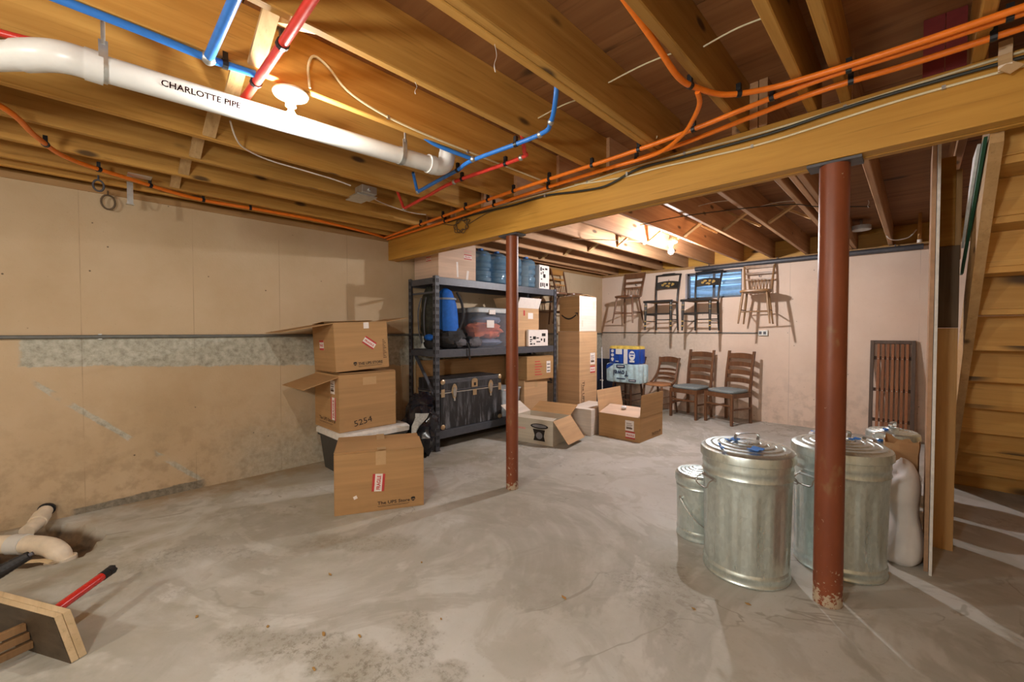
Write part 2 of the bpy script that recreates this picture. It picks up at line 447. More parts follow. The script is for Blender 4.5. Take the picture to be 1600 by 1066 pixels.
# ------------------------------------------------------------------ mesh helpers
def V(*a):
    return Vector(a)
class MB:
    def __init__(s):
        s.v = []
        s.f = []
    def add(s, vs, fs):
        k = len(s.v)
        s.v += [Vector(p) for p in vs]
        s.f += [tuple(i + k for i in f) for f in fs]
        return s
    def hexa(s, p):
        return s.add(p, [(0, 3, 2, 1), (4, 5, 6, 7), (0, 1, 5, 4), (1, 2, 6, 5), (2, 3, 7, 6), (3, 0, 4, 7)])
    def box(s, lo, hi):
        x0, y0, z0 = lo
        x1, y1, z1 = hi
        return s.hexa([(x0, y0, z0), (x1, y0, z0), (x1, y1, z0), (x0, y1, z0), (x0, y0, z1), (x1, y0, z1), (x1, y1, z1), (x0, y1, z1)])
    def bar(s, a, b, w, t, up=(0, 0, 1)):
        a, b = Vector(a), Vector(b)
        d = (b - a).normalized()
        u = Vector(up)
        side = d.cross(u)
        if side.length < 1e-4:
            side = d.cross(Vector((1, 0, 0)))
        side.normalize()
        u = side.cross(d).normalized()
        q = []
        for p in (a, b):
            q += [p - side * w / 2 - u * t / 2, p + side * w / 2 - u * t / 2, p + side * w / 2 + u * t / 2, p - side * w / 2 + u * t / 2]
        return s.add(q, [(0, 1, 2, 3)[::-1], (4, 5, 6, 7), (0, 4, 5, 1)[::-1], (1, 5, 6, 2)[::-1], (2, 6, 7, 3)[::-1], (3, 7, 4, 0)[::-1]])
    def tube(s, pts, r, n=8, cap=True):
        pts = [Vector(p) for p in pts]
        m = len(pts)
        rs = r if isinstance(r, (list, tuple)) else [r] * m
        d0 = (pts[1] - pts[0]).normalized()
        ref = Vector((0, 0, 1)) if abs(d0.z) < 0.9 else Vector((1, 0, 0))
        x = d0.cross(ref).normalized()
        vs = []
        for i, p in enumerate(pts):
            d = (pts[min(i + 1, m - 1)] - pts[max(i - 1, 0)]).normalized()
            x = (x - d * x.dot(d)).normalized()
            y = d.cross(x)
            for k in range(n):
                a = 2 * math.pi * k / n
                vs.append(p + (x * math.cos(a) + y * math.sin(a)) * rs[i])
        fs = []
        for i in range(m - 1):
            for k in range(n):
                k2 = (k + 1) % n
                fs.append((i * n + k, i * n + k2, (i + 1) * n + k2, (i + 1) * n + k))
        if cap:
            fs.append(tuple(range(n))[::-1])
            fs.append(tuple((m - 1) * n + k for k in range(n)))
        return s.add(vs, fs)
    def lathe(s, prof, c=(0, 0, 0), n=32, mod=None):
        vs, fs = [], []
        m = len(prof)
        for i, (r, z) in enumerate(prof):
            for k in range(n):
                a = 2 * math.pi * k / n
                rr = r * (mod(i, k / n, z) if mod else 1.0)
                vs.append((c[0] + rr * math.cos(a), c[1] + rr * math.sin(a), c[2] + z))
        for i in range(m - 1):
            for k in range(n):
                k2 = (k + 1) % n
                fs.append((i * n + k, i * n + k2, (i + 1) * n + k2, (i + 1) * n + k))
        return s.add(vs, fs)
    def prism(s, pts, n, t):
        """pts: planar polygon (3D), extruded along n by t"""
        pts = [Vector(p) for p in pts]
        n = Vector(n).normalized() * t
        k = len(pts)
        vs = pts + [p + n for p in pts]
        fs = [tuple(range(k))[::-1], tuple(range(k, 2 * k))]
        for i in range(k):
            j = (i + 1) % k
            fs.append((i, j, k + j, k + i))
        return s.add(vs, fs)
    def loft(s, rings, cap=True):
        n = len(rings[0])
        vs = [p for r in rings for p in r]
        fs = []
        for i in range(len(rings) - 1):
            for k in range(n):
                k2 = (k + 1) % n
                fs.append((i * n + k, i * n + k2, (i + 1) * n + k2, (i + 1) * n + k))
        if cap:
            fs.append(tuple(range(n))[::-1])
            fs.append(tuple((len(rings) - 1) * n + k for k in range(n)))
        return s.add(vs, fs)
    def build(s, name, mat, parent=None, smooth=False, bevel=0.0, kind=None, off=None):
        me = bpy.data.meshes.new(name)
        o = Vector(off) if off is not None else Vector((0, 0, 0))
        me.from_pydata([tuple(p - o) for p in s.v], [], s.f)
        me.materials.append(M(mat) if isinstance(mat, str) else mat)
        me.validate()
        import bmesh
        bm = bmesh.new()
        bm.from_mesh(me)
        bmesh.ops.recalc_face_normals(bm, faces=bm.faces)
        bm.to_mesh(me)
        bm.free()
        if smooth:
            me.polygons.foreach_set('use_smooth', [True] * len(me.polygons))
            try:
                me.set_sharp_from_angle(angle=math.radians(40))
            except Exception:
                pass
        ob = bpy.data.objects.new(name, me)
        COL.objects.link(ob)
        if parent is not None:
            ob.parent = parent
        if bevel:
            b = ob.modifiers.new('bevel', 'BEVEL')
            b.width = bevel
            b.segments = 2
            b.limit_method = 'ANGLE'
        if kind:
            ob['kind'] = kind
        return ob

def thing(name, label, cat, loc=(0, 0, 0), rz=0.0, group=None, rot=None):
    o = bpy.data.objects.new(name, None)
    o.empty_display_size = 0.05
    COL.objects.link(o)
    o.location = loc
    o.rotation_euler = rot if rot else (0, 0, math.radians(rz))
    tag(o, label, cat, group)
    return o
def tag(o, label, cat, group=None):
    o['label'] = label
    o['category'] = cat
    if group:
        o['group'] = group
    return o
def struct(mb, name, mat, **k):
    o = mb.build(name, mat, **k)
    o['kind'] = 'structure'
    return o
def smooth_path(pts, k=6):
    pts = [Vector(p) for p in pts]
    out = []
    for i in range(len(pts) - 1):
        p0, p1, p2, p3 = pts[max(i - 1, 0)], pts[i], pts[i + 1], pts[min(i + 2, len(pts) - 1)]
        for j in range(k):
            t = j / k
            out.append(0.5 * ((2 * p1) + (p2 - p0) * t + (2 * p0 - 5 * p1 + 4 * p2 - p3) * t * t + (3 * p1 - p0 - 3 * p2 + p3) * t ** 3))
    out.append(pts[-1])
    return out
_txt = {}
def text_mb(s, size, bold=0.0):
    key = (s, bold)
    if key not in _txt:
        cu = bpy.data.curves.new('lettering', 'FONT')
        cu.body = s
        cu.size = 1.0
        cu.offset = bold
        cu.resolution_u = 2
        ob = bpy.data.objects.new('lettering', cu)
        COL.objects.link(ob)
        dg = bpy.context.evaluated_depsgraph_get()
        me = bpy.data.meshes.new_from_object(ob.evaluated_get(dg))
        _txt[key] = ([v.co.copy() for v in me.vertices], [tuple(p.vertices) for p in me.polygons])
        bpy.data.objects.remove(ob)
        bpy.data.curves.remove(cu)
        bpy.data.meshes.remove(me)
    vs, fs = _txt[key]
    x0 = min(v.x for v in vs)
    return [(v.x - x0) * size for v in vs], [v.y * size for v in vs], fs
class Face:
    """a flat frame: origin, u (right), v (up), n (outwards)"""
    def __init__(s, o, u, v):
        s.o, s.u, s.v = Vector(o), Vector(u).normalized(), Vector(v).normalized()
        s.n = s.u.cross(s.v)
    def p(s, a, b, h=0.0):
        return s.o + s.u * a + s.v * b + s.n * h
    def rect(s, mb, a, b, w, h, up=0.001, rot=0.0, t=0.0006):
        c, q = math.cos(rot), math.sin(rot)
        pts = []
        for x, y in ((0, 0), (w, 0), (w, h), (0, h)):
            pts.append(s.p(a + x * c - y * q, b + x * q + y * c, up - t))
        return mb.prism(pts, s.n, t)
    def text(s, mb, st, a, b, size, up=0.0013, rot=0.0, bold=0.0, width=None):
        xs, ys, fs = text_mb(st, size, bold)
        k = width / max(xs) if width else 1.0
        c, q = math.cos(rot), math.sin(rot)
        mb.add([s.p(a + x * k * c - y * q, b + x * k * q + y * c, up) for x, y in zip(xs, ys)], fs)
        return mb
def lumpy(seed, r, c, n=20, m=14, amp=0.12, freq=3.0, flat=None):
    from mathutils import noise
    rings = []
    for i in range(m + 1):
        th = math.pi * i / m
        th = min(max(th, 0.02), math.pi - 0.02)
        ring = []
        for k in range(n):
            ph = 2 * math.pi * k / n
            d = Vector((math.sin(th) * math.cos(ph), math.sin(th) * math.sin(ph), -math.cos(th)))
            q = 1 + amp * noise.noise(d * freq + Vector((seed, seed * 1.7, 0))) + amp * 0.5 * noise.noise(d * freq * 2.7 + Vector((0, seed, 3)))
            p = Vector((d.x * r[0] * q, d.y * r[1] * q, d.z * r[2] * q))
            p += Vector(c)
            if flat is not None and p.z < flat:
                p.z = flat
            ring.append(p)
        rings.append(ring)
    return rings

# ================================================================== STRUCTURE
from mathutils import noise as mnoise
XL, XR, YF, YB = -4.2, 1.62, -3.2, 6.75
ZW, ZJ, ZS = 2.262, 2.305, 2.54          # wall top, joist underside, subfloor underside

# floor with the broken-out drain pit by the left wall
xs = [XL + i * 0.045 for i in range(25)] + [-3.0 + 0.22 * i for i in range(22)]
xs = [x for x in xs if x < XR - 0.05] + [XR]
ys = [YF + 0.3 * i for i in range(8)] + [-0.75 + 0.045 * i for i in range(30)] + [0.65 + 0.3 * i for i in range(21)]
ys = [y for y in ys if y < YB - 0.1] + [YB]
def pit(x, y):
    a = 0.55 * (x + 3.80)
    e = ((x + 3.78) / 0.36) ** 2 + ((y + 0.16 - a * 0.35) / 0.20) ** 2
    e += 0.35 * mnoise.noise(Vector((x * 6, y * 6, 0)))
    k = max(0.0, min(1.0, (1.15 - e) / 0.45))
    return -0.10 * k * k * (3 - 2 * k)
m = MB()
vs = [(x, y, pit(x, y)) for y in ys for x in xs]
nx = len(xs)
fs = [(j * nx + i, j * nx + i + 1, (j + 1) * nx + i + 1, (j + 1) * nx + i) for j in range(len(ys) - 1) for i in range(nx - 1)]
m.add(vs, fs)
floor = struct(m, 'floor', 'concrete_floor', smooth=True)
m = MB().box((XL - .2, YF - .2, -0.4), (XR + .2, YB + .2, -0.25))
struct(m, 'trim_1', 'sheet_brown')

wl = struct(MB().box((XL - 0.2, YF, -0.2), (XL, YB + 0.2, ZW)), 'wall_left', 'left_wall_paint')
MB().box((XL - 0.16, YF, ZW), (XL + 0.012, YB - 0.012, ZJ - 0.002)).build('sill_plate', 'sill_wood', wl)
MB().box((XL - 0.16, YF, ZJ), (XL - 0.1, YB + 0.1, ZS + 0.02)).build('rim_joist', 'joist_wood', wl)
WX0, WX1, WZ0, WZ1 = -2.67, -1.85, 1.79, 2.20
m = MB()
m.box((XL, YB, -0.2), (WX0, YB + 0.2, ZW))
m.box((WX1, YB, -0.2), (XR + .2, YB + 0.2, ZW))
m.box((WX0, YB, -0.2), (WX1, YB + 0.2, WZ0))
m.box((WX0, YB, WZ1), (WX1, YB + 0.2, ZW))
wb = struct(m, 'wall_back', 'back_wall_paint')
MB().box((XL - 0.1, YB - 0.012, ZW), (XR, YB + 0.16, ZJ - 0.002)).build('sill_plate', 'sill_wood', wb)
MB().box((XL - 0.1, YB + 0.09, ZJ), (XR, YB + 0.15, ZS + 0.02)).build('rim_joist', 'beam_wood', wb)
wr = struct(MB().box((XR, YF, -0.2), (XR + 0.2, YB + 0.2, ZS + .02)), 'wall_right', 'rear_wall_paint')
wf = struct(MB().box((XL - 0.2, YF - 0.2, -0.2), (XR + 0.2, YF, ZS + .02)), 'wall_front', 'rear_wall_paint')

# window with its galvanised well
win = MB()
for a, b in (((WX0, WZ0), (WX1, WZ0 + 0.03)), ((WX0, WZ1 - 0.03), (WX1, WZ1)), ((WX0, WZ0), (WX0 + 0.035, WZ1)), ((WX1 - 0.035, WZ0), (WX1, WZ1))):
    win.box((a[0], YB + 0.08, a[1]), (b[0], YB + 0.13, b[1]))
w = struct(win, 'window_1', 'iron_dark')
MB().box((-2.285, YB + 0.085, WZ0 + .03), (-2.255, YB + 0.125, WZ1 - .03)).build('mullion', 'iron_dark', w)
MB().box((WX0 + .03, YB + 0.10, WZ0 + .025), (-2.28, YB + 0.105, WZ1 - .025)).build('pane', 'window_glass', w)
MB().box((-2.26, YB + 0.10, WZ0 + .025), (WX1 - .03, YB + 0.105, WZ1 - .025)).build('pane', 'window_glass', w)
m = MB()
prof = []
for i in range(40):
    z = 1.55 + i * 0.02
    prof.append((0.018 * math.sin(i * 1.2), z))
pts = []
for k in range(13):
    a = math.pi * k / 12
    for dz, z in prof:
        r = 1 + dz / 0.5
        pts.append((-2.26 - 0.62 * r * math.cos(a), YB + 0.2 + 0.62 * r * math.sin(a), z))
nn = len(prof)
m.add(pts, [(k * nn + i, (k + 1) * nn + i, (k + 1) * nn + i + 1, k * nn + i + 1) for k in range(12) for i in range(nn - 1)])
m.build('window_well', 'galv_plain', w, smooth=True)
MB().box((-3.0, YB + 0.2, 1.5), (-1.5, YB + 0.95, 1.56)).build('well_gravel', 'foam_white', w)

# ceiling: subfloor, plywood sheets, joists, bridging
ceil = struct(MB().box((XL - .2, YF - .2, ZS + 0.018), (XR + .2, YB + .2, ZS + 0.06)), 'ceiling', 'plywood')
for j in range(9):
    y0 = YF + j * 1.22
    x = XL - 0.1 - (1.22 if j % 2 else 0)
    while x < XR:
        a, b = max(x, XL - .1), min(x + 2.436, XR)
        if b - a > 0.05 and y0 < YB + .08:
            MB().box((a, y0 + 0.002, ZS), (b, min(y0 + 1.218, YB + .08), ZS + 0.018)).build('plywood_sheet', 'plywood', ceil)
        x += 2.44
JT = 0.038
near_l = [-4.10, -3.90, -3.53, -3.15, -2.76, -2.33, -1.92, -1.51, -1.115, -1.07, -0.668, -0.385, -0.262, 0.13, 0.50, 0.90, 1.30]
back_l = [-4.10, -3.95, -3.55, -3.16, -2.74, -2.34, -1.935, -1.53, -1.125, -0.715, -0.672, -0.629, -0.30, 0.10, 0.50, 0.90, 1.30]
def joist(x, y0, y1, mat, wob=0.0):
    # slightly eased lower arrises
    e = 0.004
    p = [(x, ZJ + e), (x + e, ZJ), (x + JT - e, ZJ), (x + JT, ZJ + e), (x + JT, ZS - 0.001), (x, ZS - 0.001)]
    r = random.uniform(-0.004, 0.004)
    mb = MB().loft([[Vector((a + s * r, y, z)) for a, z in p] for s, y in ((0, y0), (1, y1))])
    return mb.build('joist', mat, ceil)
for x in near_l:
    joist(x, YF + 0.01, 2.50 + random.uniform(-.03, .03), 'joist_wood')
for x in back_l:
    joist(x + (0.041 if any(abs(x - q) < 0.04 for q in near_l) and x > -4 else 0), 2.39 + random.uniform(-.0, .03), YB + 0.085, 'joist_wood_back')
def bridging(xa, xb, y, mat='bridging_wood', two=True):
    za, zb = ZJ + 0.015, ZS - 0.015
    MB().bar((xa, y, za), (xb, y, zb), 0.055, 0.018, (0, 0, 1)).build('bridging', mat, ceil)
    if two:
        MB().bar((xa, y + 0.065, zb), (xb, y + 0.065, za), 0.055, 0.018, (0, 0, 1)).build('bridging', mat, ceil)
for i in range(0, 7):
    a, b = near_l[i] + JT, near_l[i + 1]
    if b - a > 0.2:
        bridging(a + .004, b - .004, 0.50)
# bridging of the back bays
bb = [-3.95, -3.55, -3.16, -2.74, -2.34, -1.935, -1.53, -1.125, -0.715]
for a, b in zip(bb[:-1], bb[1:]):
    bridging(a + 0.085, b - 0.002, 4.62)
# solid blocks over the beam
for a, b in ((-4.06, -3.90), (-3.86, -3.53), (-3.11, -2.76)):
    MB().box((a + .045, 2.43, ZJ + .002), (b - .002, 2.47, ZS - .002)).build('blocking', 'joist_wood', ceil)
# dark red boards between the joists over the stair
for x0, x1 in ((0.0, 0.062), (0.064, 0.122)):
    MB().box((x0, 2.40, ZJ + 0.004), (x1, 2.425, ZS - 0.002)).build('red_board', 'red_board', ceil)

# beam of three plies on two steel posts
beam = struct(MB().box((XL - 0.08, 2.4265, 2.062), (XR + 0.1, 2.4635, ZJ - 0.001)), 'support_beam', 'beam_wood')
MB().box((XL + 0.005, 2.385, 2.060), (XR - 0.002, 2.4250, ZJ - 0.002)).build('beam_ply', 'beam_wood', beam, bevel=0.004)
MB().box((XL + 0.005, 2.4650, 2.058), (XR - 0.002, 2.505, ZJ - 0.002)).build('beam_ply', 'beam_wood', beam, bevel=0.004)

def post(x, y, r, label):
    t = thing('steel_post', label, 'post', (x, y, 0))
    MB().tube([(0, 0, 0.0005), (0, 0, 2.045)], r, 28).build('pole', 'rust_paint', t, smooth=True)
    MB().box((-0.10, -0.055, 2.045), (0.10, 0.055, 2.057)).build('top_plate', 'iron_dark', t)
    return t
post(-2.36, 2.445, 0.050, 'slimmer looking rust-red steel post standing in front of the black shelving unit')
post(-0.285, 2.445, 0.058, 'rust-red steel post with chipped paint standing between the galvanized trash cans')

# partition at the stair: drywall, studs
part_ = struct(MB().box((0.045, 3.12, 0.0), (0.062, 3.60, 2.30)), 'wall_stair', 'drywall_back')
MB().box((0.064, 3.08, 0.0), (0.076, 3.5, 2.30)).build('drywall_sheet', 'drywall', part_)
MB().box((0.080, 3.51, 0.0), (0.170, 3.60, 1.30)).build('stud', 'pine_stud', part_, bevel=0.003)
MB().box((0.080, 3.545, 1.302), (0.172, 3.63, 1.78)).build('stud', 'old_stud', part_, bevel=0.003)
MB().box((0.080, 3.555, 1.782), (0.150, 3.63, 2.30)).build('stud', 'beam_wood', part_, bevel=0.003)
MB().box((0.150, 3.56, 1.70), (0.176, 3.64, 2.22)).build('stud', 'pine_stud', part_, bevel=0.003)
# green edged white board sloping above the stringer
MB().prism([(0.180, 2.52, 2.055), (0.180, 2.62, 2.055), (0.180, 3.70, 1.62), (0.180, 3.60, 1.62)], (1, 0, 0), 0.011).build('green_board', 'green_paint', part_)
MB().prism([(0.178, 2.60, 2.055), (0.178, 2.80, 2.055), (0.178, 3.40, 1.74)], (-1, 0, 0), 0.010).build('white_board', 'white_paint', part_)

# staircase seen from beneath
st = thing('staircase', 'closed pine staircase seen from underneath behind the stud partition', 'staircase', (0.75, 4.0, 0))
RISE, RUN, N = 0.20, 0.245, 11
Y0 = 5.12
for k in range(N):
    zt = (k + 1) * RISE
    yk = Y0 - k * RUN
    # riser under tread k at its far edge, tread runs toward the camera
    MB().box((0.235, yk - 0.020, zt - RISE), (1.45, yk, zt - 0.032)).build('riser', 'pine', st, off=st.location)
    MB().box((0.235, max(2.515, yk - RUN - 0.006), zt - 0.030), (1.45, yk + 0.025, zt)).build('tread', 'pine', st, off=st.location)
for x0 in (0.195, 1.452):
    p = []
    ya, yb = Y0 + 0.02, 2.48
    sl = RISE / RUN
    zl = lambda y: (Y0 - y) * sl - 0.07
    p = [(x0, ya, 0.005), (x0, ya - 0.14, 0.005), (x0, yb + .04, zl(yb + .04) - 0.03), (x0, yb + .04, 2.298), (x0, yb + 0.12, 2.298), (x0, ya, 0.26)]
    MB().prism(p, (1, 0, 0), 0.038).build('stringer', 'stringer_wood', st, off=st.location)

# ------------------------------------------------------------------ lamps
def bulb_lamp(pos, key, label):
    x, y, z = pos
    t = thing('bulb_lamp', label, 'lamp', (x, y, z))
    h = ZS - 0.002 - z if key != 'x' else 0.2
    top = 0.118 if key != 'rear' else 0.19
    MB().lathe([(0.001, top), (0.066, top), (0.070, top - .008), (0.066, top - 0.016), (0.036, top - 0.030), (0.022, top - 0.040), (0.021, top - .06), (0.001, top - .06)], n=28).build('lamp_holder', 'porcelain', t, smooth=True)
    MB().tube([(0, 0, top + 0.001), (0, 0, top + 0.0165)], 0.048, 20).build('junction_box', 'zinc', t)
    if key != 'front':
        MB().tube([(0, 0, top + 0.0165), (0.0, 0, h)], 0.012, 10).build('hanger_rod', 'zinc', t)
    MB().lathe([(0.013, top - .06), (0.013, top - .08), (0.001, top - .082)], n=16).build('screw_base', 'zinc', t, smooth=True)
    R = BULB_RADIUS[key]
    prof = [(0.0005, -R)] + [(R * math.sin(a), -R * math.cos(a)) for a in [math.pi * i / 10 for i in range(1, 8 if key != 'rear' else 10)]] + ([(0.014, 0.036)] if key != 'rear' else [(0.014, 0.1085)])
    MB().lathe(prof, n=20).build('bulb', 'bulb_' + key, t, smooth=True)
    return t
bulb_lamp(BULB_FRONT, 'front', 'lit bare bulb in a white porcelain holder beside the white drain pipe')
bulb_lamp(BULB_BACK, 'back', 'lit bare bulb in a porcelain holder under the back joists near the window')
bulb_lamp(FILL_SIDE, 'side', 'added unseen fill bulb in a porcelain holder on the joists behind the camera')
bulb_lamp(FILL_REAR, 'rear', 'added unseen frosted fill globe hanging on a rod behind the camera')

# ================================================================== CARTONS
class Carton:
    """open or closed cardboard box: walls, bottom, flaps; local frame, base centre at the origin"""
    def __init__(s, label, loc, rz, w, d, h, mat='cardboard', rot=None, name='cardboard_box', group=None, inner=None):
        s.t = thing(name, label, 'box', loc, rz, group, rot)
        s.w, s.d, s.h, s.mat = w, d, h, mat
        T = 0.005
        x, y = w / 2, d / 2
        m = MB()
        m.box((-x, -y, 0), (x, y, T))
        m.box((-x, -y, T), (x, -y + T, h))
        m.box((-x, y - T, T), (x, y, h))
        m.box((-x, -y + T, T), (-x + T, y - T, h))
        m.box((x - T, -y + T, T), (x, y - T, h))
        m.build('body', mat, s.t, bevel=0.0015)
        F = Face
        s.front = F((-x, -y, 0), (1, 0, 0), (0, 0, 1))
        s.right = F((x, -y, 0), (0, 1, 0), (0, 0, 1))
        s.left = F((-x, y, 0), (0, -1, 0), (0, 0, 1))
        s.back = F((x, y, 0), (-1, 0, 0), (0, 0, 1))
        s.top = F((-x, -y, h), (1, 0, 0), (0, 1, 0))
    def flap(s, side, ang, ln, dz=0.0, inset=0.004, mat=None):
        """ang: 0 = straight out, 90 = upright, 180 = folded in over the opening, negative = hanging"""
        f = getattr(s, side)
        L = s.w if side in ('front', 'back') else s.d
        a = math.radians(ang)
        d = f.n * math.cos(a) + Vector((0, 0, 1)) * math.sin(a)
        nn = f.u.cross(d).normalized()
        o = f.p(inset, s.h + dz, 0)
        p = [o, o + f.u * (L - 2 * inset), o + f.u * (L - 3 * inset) + d * ln, o + f.u * 2 * inset + d * ln]
        q = [x - nn * 0.0025 for x in p]
        r = [x + nn * 0.0025 for x in p]
        return MB().hexa(q + r).build('flap', mat or s.mat, s.t)
    def close(s, order=('left', 'right', 'front', 'back'), tape=True):
        for k, sd in enumerate(order):
            ln = (s.d if sd in ('front', 'back') else s.w) / 2 - 0.002
            s.flap(sd, 180, ln, 0.003 if k < 2 else 0.009)
        if tape:
            m = MB()
            y = s.d / 2
            s.top.rect(m, -0.003, y - 0.03, s.w + 0.006, 0.06, 0.0135, t=0.001)
            s.front.rect
            s.left.rect(m, y - 0.03, s.h - 0.09, 0.06, 0.10, 0.002)
            s.right.rect(m, y - 0.03, s.h - 0.09, 0.06, 0.10, 0.002)
            m.build('packing_tape', 'tape_tan', s.t, kind='stuff')
def store_print(c, face, a, b, wid, upper=False, logo='right', mat='print_black'):
    m = MB()
    txt = 'THE UPS STORE' if upper else 'The UPS Store'
    f = getattr(c, face)
    size = wid / 7.2
    f.text(m, txt, a, b, size, bold=0.02, width=wid)
    f.rect(m, a, b - size * 0.42, wid * 0.98, size * 0.07)
    f.rect(m, a + wid * 0.02, b - size * 0.6, wid * 0.92, size * 0.05)
    lx = a + wid + size * 0.25 if logo == 'right' else a - size * 1.3
    shield = [(0, 0.9), (0.25, 1.0), (0.5, 1.04), (0.75, 1.0), (1, 0.9), (1, 0.45), (0.85, 0.2), (0.5, 0), (0.15, 0.2), (0, 0.45)]
    m.prism([f.p(lx + x * size * 0.95, b - size * .1 + y * size, 0.0004) for x, y in shield], f.n, 0.0006)
    o = m.build('store_print', mat, c.t)
    m = MB()
    f.text(m, 'UPS', lx + size * 0.13, b + size * 0.22, size * 0.36, 0.0016, bold=0.02, width=size * .7)
    m.build('lettering', c.mat, o)
def sticker(c, face, a, b, w, h, rot=0.0, vertical=False, plain_=False, shipping=False):
    f = getattr(c, face)
    m = MB()
    f.rect(m, a, b, w, h, 0.0012, rot)
    o = m.build('sticker', 'label_white', c.t)
    cs, sn = math.cos(rot), math.sin(rot)
    def at(x, y):
        return a + x * cs - y * sn, b + x * sn + y * cs
    if shipping:
        m = MB()
        for k in range(4):
            x, y = at(w * .12, h * (0.18 + 0.17 * k))
            f.rect(m, x, y, w * (0.7 - 0.1 * (k % 2)), h * (0.05 if k else 0.14), 0.0018, rot)
        m.build('print', 'print_brown', o, kind='stuff')
        return
    m = MB()
    if not vertical:
        x, y = at(0, h * 0.8); f.rect(m, x, y, w, h * 0.2, 0.0018, rot)
        x, y = at(0, 0); f.rect(m, x, y, w, h * 0.2, 0.0018, rot)
        m.build('red_border', 'label_red', o, kind='stuff')
        m = MB()
        x, y = at(w * 0.1, h * 0.36); f.text(m, 'FRAGILE', x, y, h * 0.36, 0.0018, rot, bold=0.03, width=w * 0.8)
    else:
        x, y = at(0, 0); f.rect(m, x, y, w * 0.2, h, 0.0018, rot)
        x, y = at(w * 0.8, 0); f.rect(m, x, y, w * 0.2, h, 0.0018, rot)
        m.build('red_border', 'label_red', o, kind='stuff')
        m = MB()
        x, y = at(w * 0.66, h * 0.1); f.text(m, 'FRAGILE', x, y, w * 0.42, 0.0018, rot + math.pi / 2, bold=0.03, width=h * 0.8)
    m.build('lettering', 'label_red', o)

# front box
c = Carton('closed cardboard box with red fragile sticker, alone on floor before the stack', (-2.944, 1.589, 0.0005), -27.4, 0.47, 0.61, 0.425)
c.flap('left', 180, 0.232, 0.001); c.flap('right', 173, 0.225, 0.004)
c.flap('front', 180, 0.30, 0.010)
m = MB()
c.top.rect(m, -0.002, 0.285, 0.474, 0.06, 0.0145)
c.right.rect(m, 0.275, 0.33, 0.07, 0.098, 0.002)
m.build('packing_tape', 'tape_tan', c.t, kind='stuff')
store_print(c, 'right', 0.285, 0.045, 0.225)
sticker(c, 'right', 0.245, 0.145, 0.085, 0.125, -0.08, vertical=True)
m = MB(); c.right.rect(m, 0.13, 0.10, 0.025, 0.022, 0.001, 0.4); c.top.rect(m, 0.3, 0.10, 0.05, 0.06, 0.013, 0.3)
m.build('tape_scrap', 'label_white', c.t, kind='stuff')

# stack by the wall: tote, two boxes
t = thing('storage_tote', 'dark storage tote with white lid under the two stacked cardboard boxes', 'tote', (-3.80, 1.885, 0.0005))
def rrect(w, d, r, z, n=5):
    out = []
    for cx, cy, a0 in ((w / 2 - r, d / 2 - r, 0), (-w / 2 + r, d / 2 - r, 90), (-w / 2 + r, -d / 2 + r, 180), (w / 2 - r, -d / 2 + r, 270)):
        for k in range(n):
            a = math.radians(a0 + 90 * k / (n - 1))
            out.append(Vector((cx + r * math.cos(a), cy + r * math.sin(a), z)))
    return out
MB().loft([rrect(.50, .56, .05, 0), rrect(.57, .62, .05, .31), rrect(.60, .65, .05, .312), rrect(.60, .65, .05, .335)]).build('body', 'tote_dark', t, smooth=True)
MB().loft([rrect(.62, .67, .05, .3355), rrect(.62, .67, .05, .375), rrect(.58, .63, .05, .395)]).build('lid', 'tote_lid', t, smooth=True)

c = Carton('cardboard box with flap hanging open, lower of two on the dark tote', (-3.84, 1.83, 0.398), 0, 0.52, 0.55, 0.505)
c.flap('back', 180, 0.27, 0.004); c.flap('right', 180, 0.25, 0.008); c.flap('left', 180, 0.25, 0.008)
c.flap('front', -16, 0.30, -0.02)
store_print(c, 'front', 0.10, 0.075, 0.30, mat='print_brown')
sticker(c, 'front', 0.36, 0.10, 0.10, 0.20, vertical=True)
sticker(c, 'front', 0.35, 0.33, 0.09, 0.12, shipping=True)
m = MB(); c.right.text(m, '5254', 0.14, 0.035, 0.075, rot=0.16, width=0.17); m.build('handwriting', 'print_black', c.t)
m = MB(); c.right.rect(m, 0.22, 0.40, 0.13, 0.07, 0.001); m.build('packing_tape', 'tape_tan', c.t, kind='stuff')

c = Carton('tilted cardboard box with spread open flaps, topmost of the stack by the left wall', (-3.845, 1.80, 0.932), 0, 0.50, 0.50, 0.425, rot=(math.radians(2.6), math.radians(-1.0), math.radians(-1.5)))
c.flap('front', -8, 0.40); c.flap('back', 8, 0.24); c.flap('left', 176, 0.24, 0.006); c.flap('right', 178, 0.235, 0.003)
store_print(c, 'right', 0.20, 0.045, 0.235, upper=True, logo='left')
sticker(c, 'right', 0.245, 0.245, 0.125, 0.072, -0.62)
sticker(c, 'front', 0.16, 0.19, 0.10, 0.09)
m = MB()
for k in range(12):
    c.right.rect(m, 0.445, 0.09 + 0.015 * k, 0.035 - 0.01 * (k % 3), 0.006)
m.build('small_print', 'print_brown', c.t, kind='stuff')
m = MB(); c.right.rect(m, 0.27, 0.37, 0.05, 0.055, 0.001); m.build('packing_tape', 'label_white', c.t, kind='stuff')

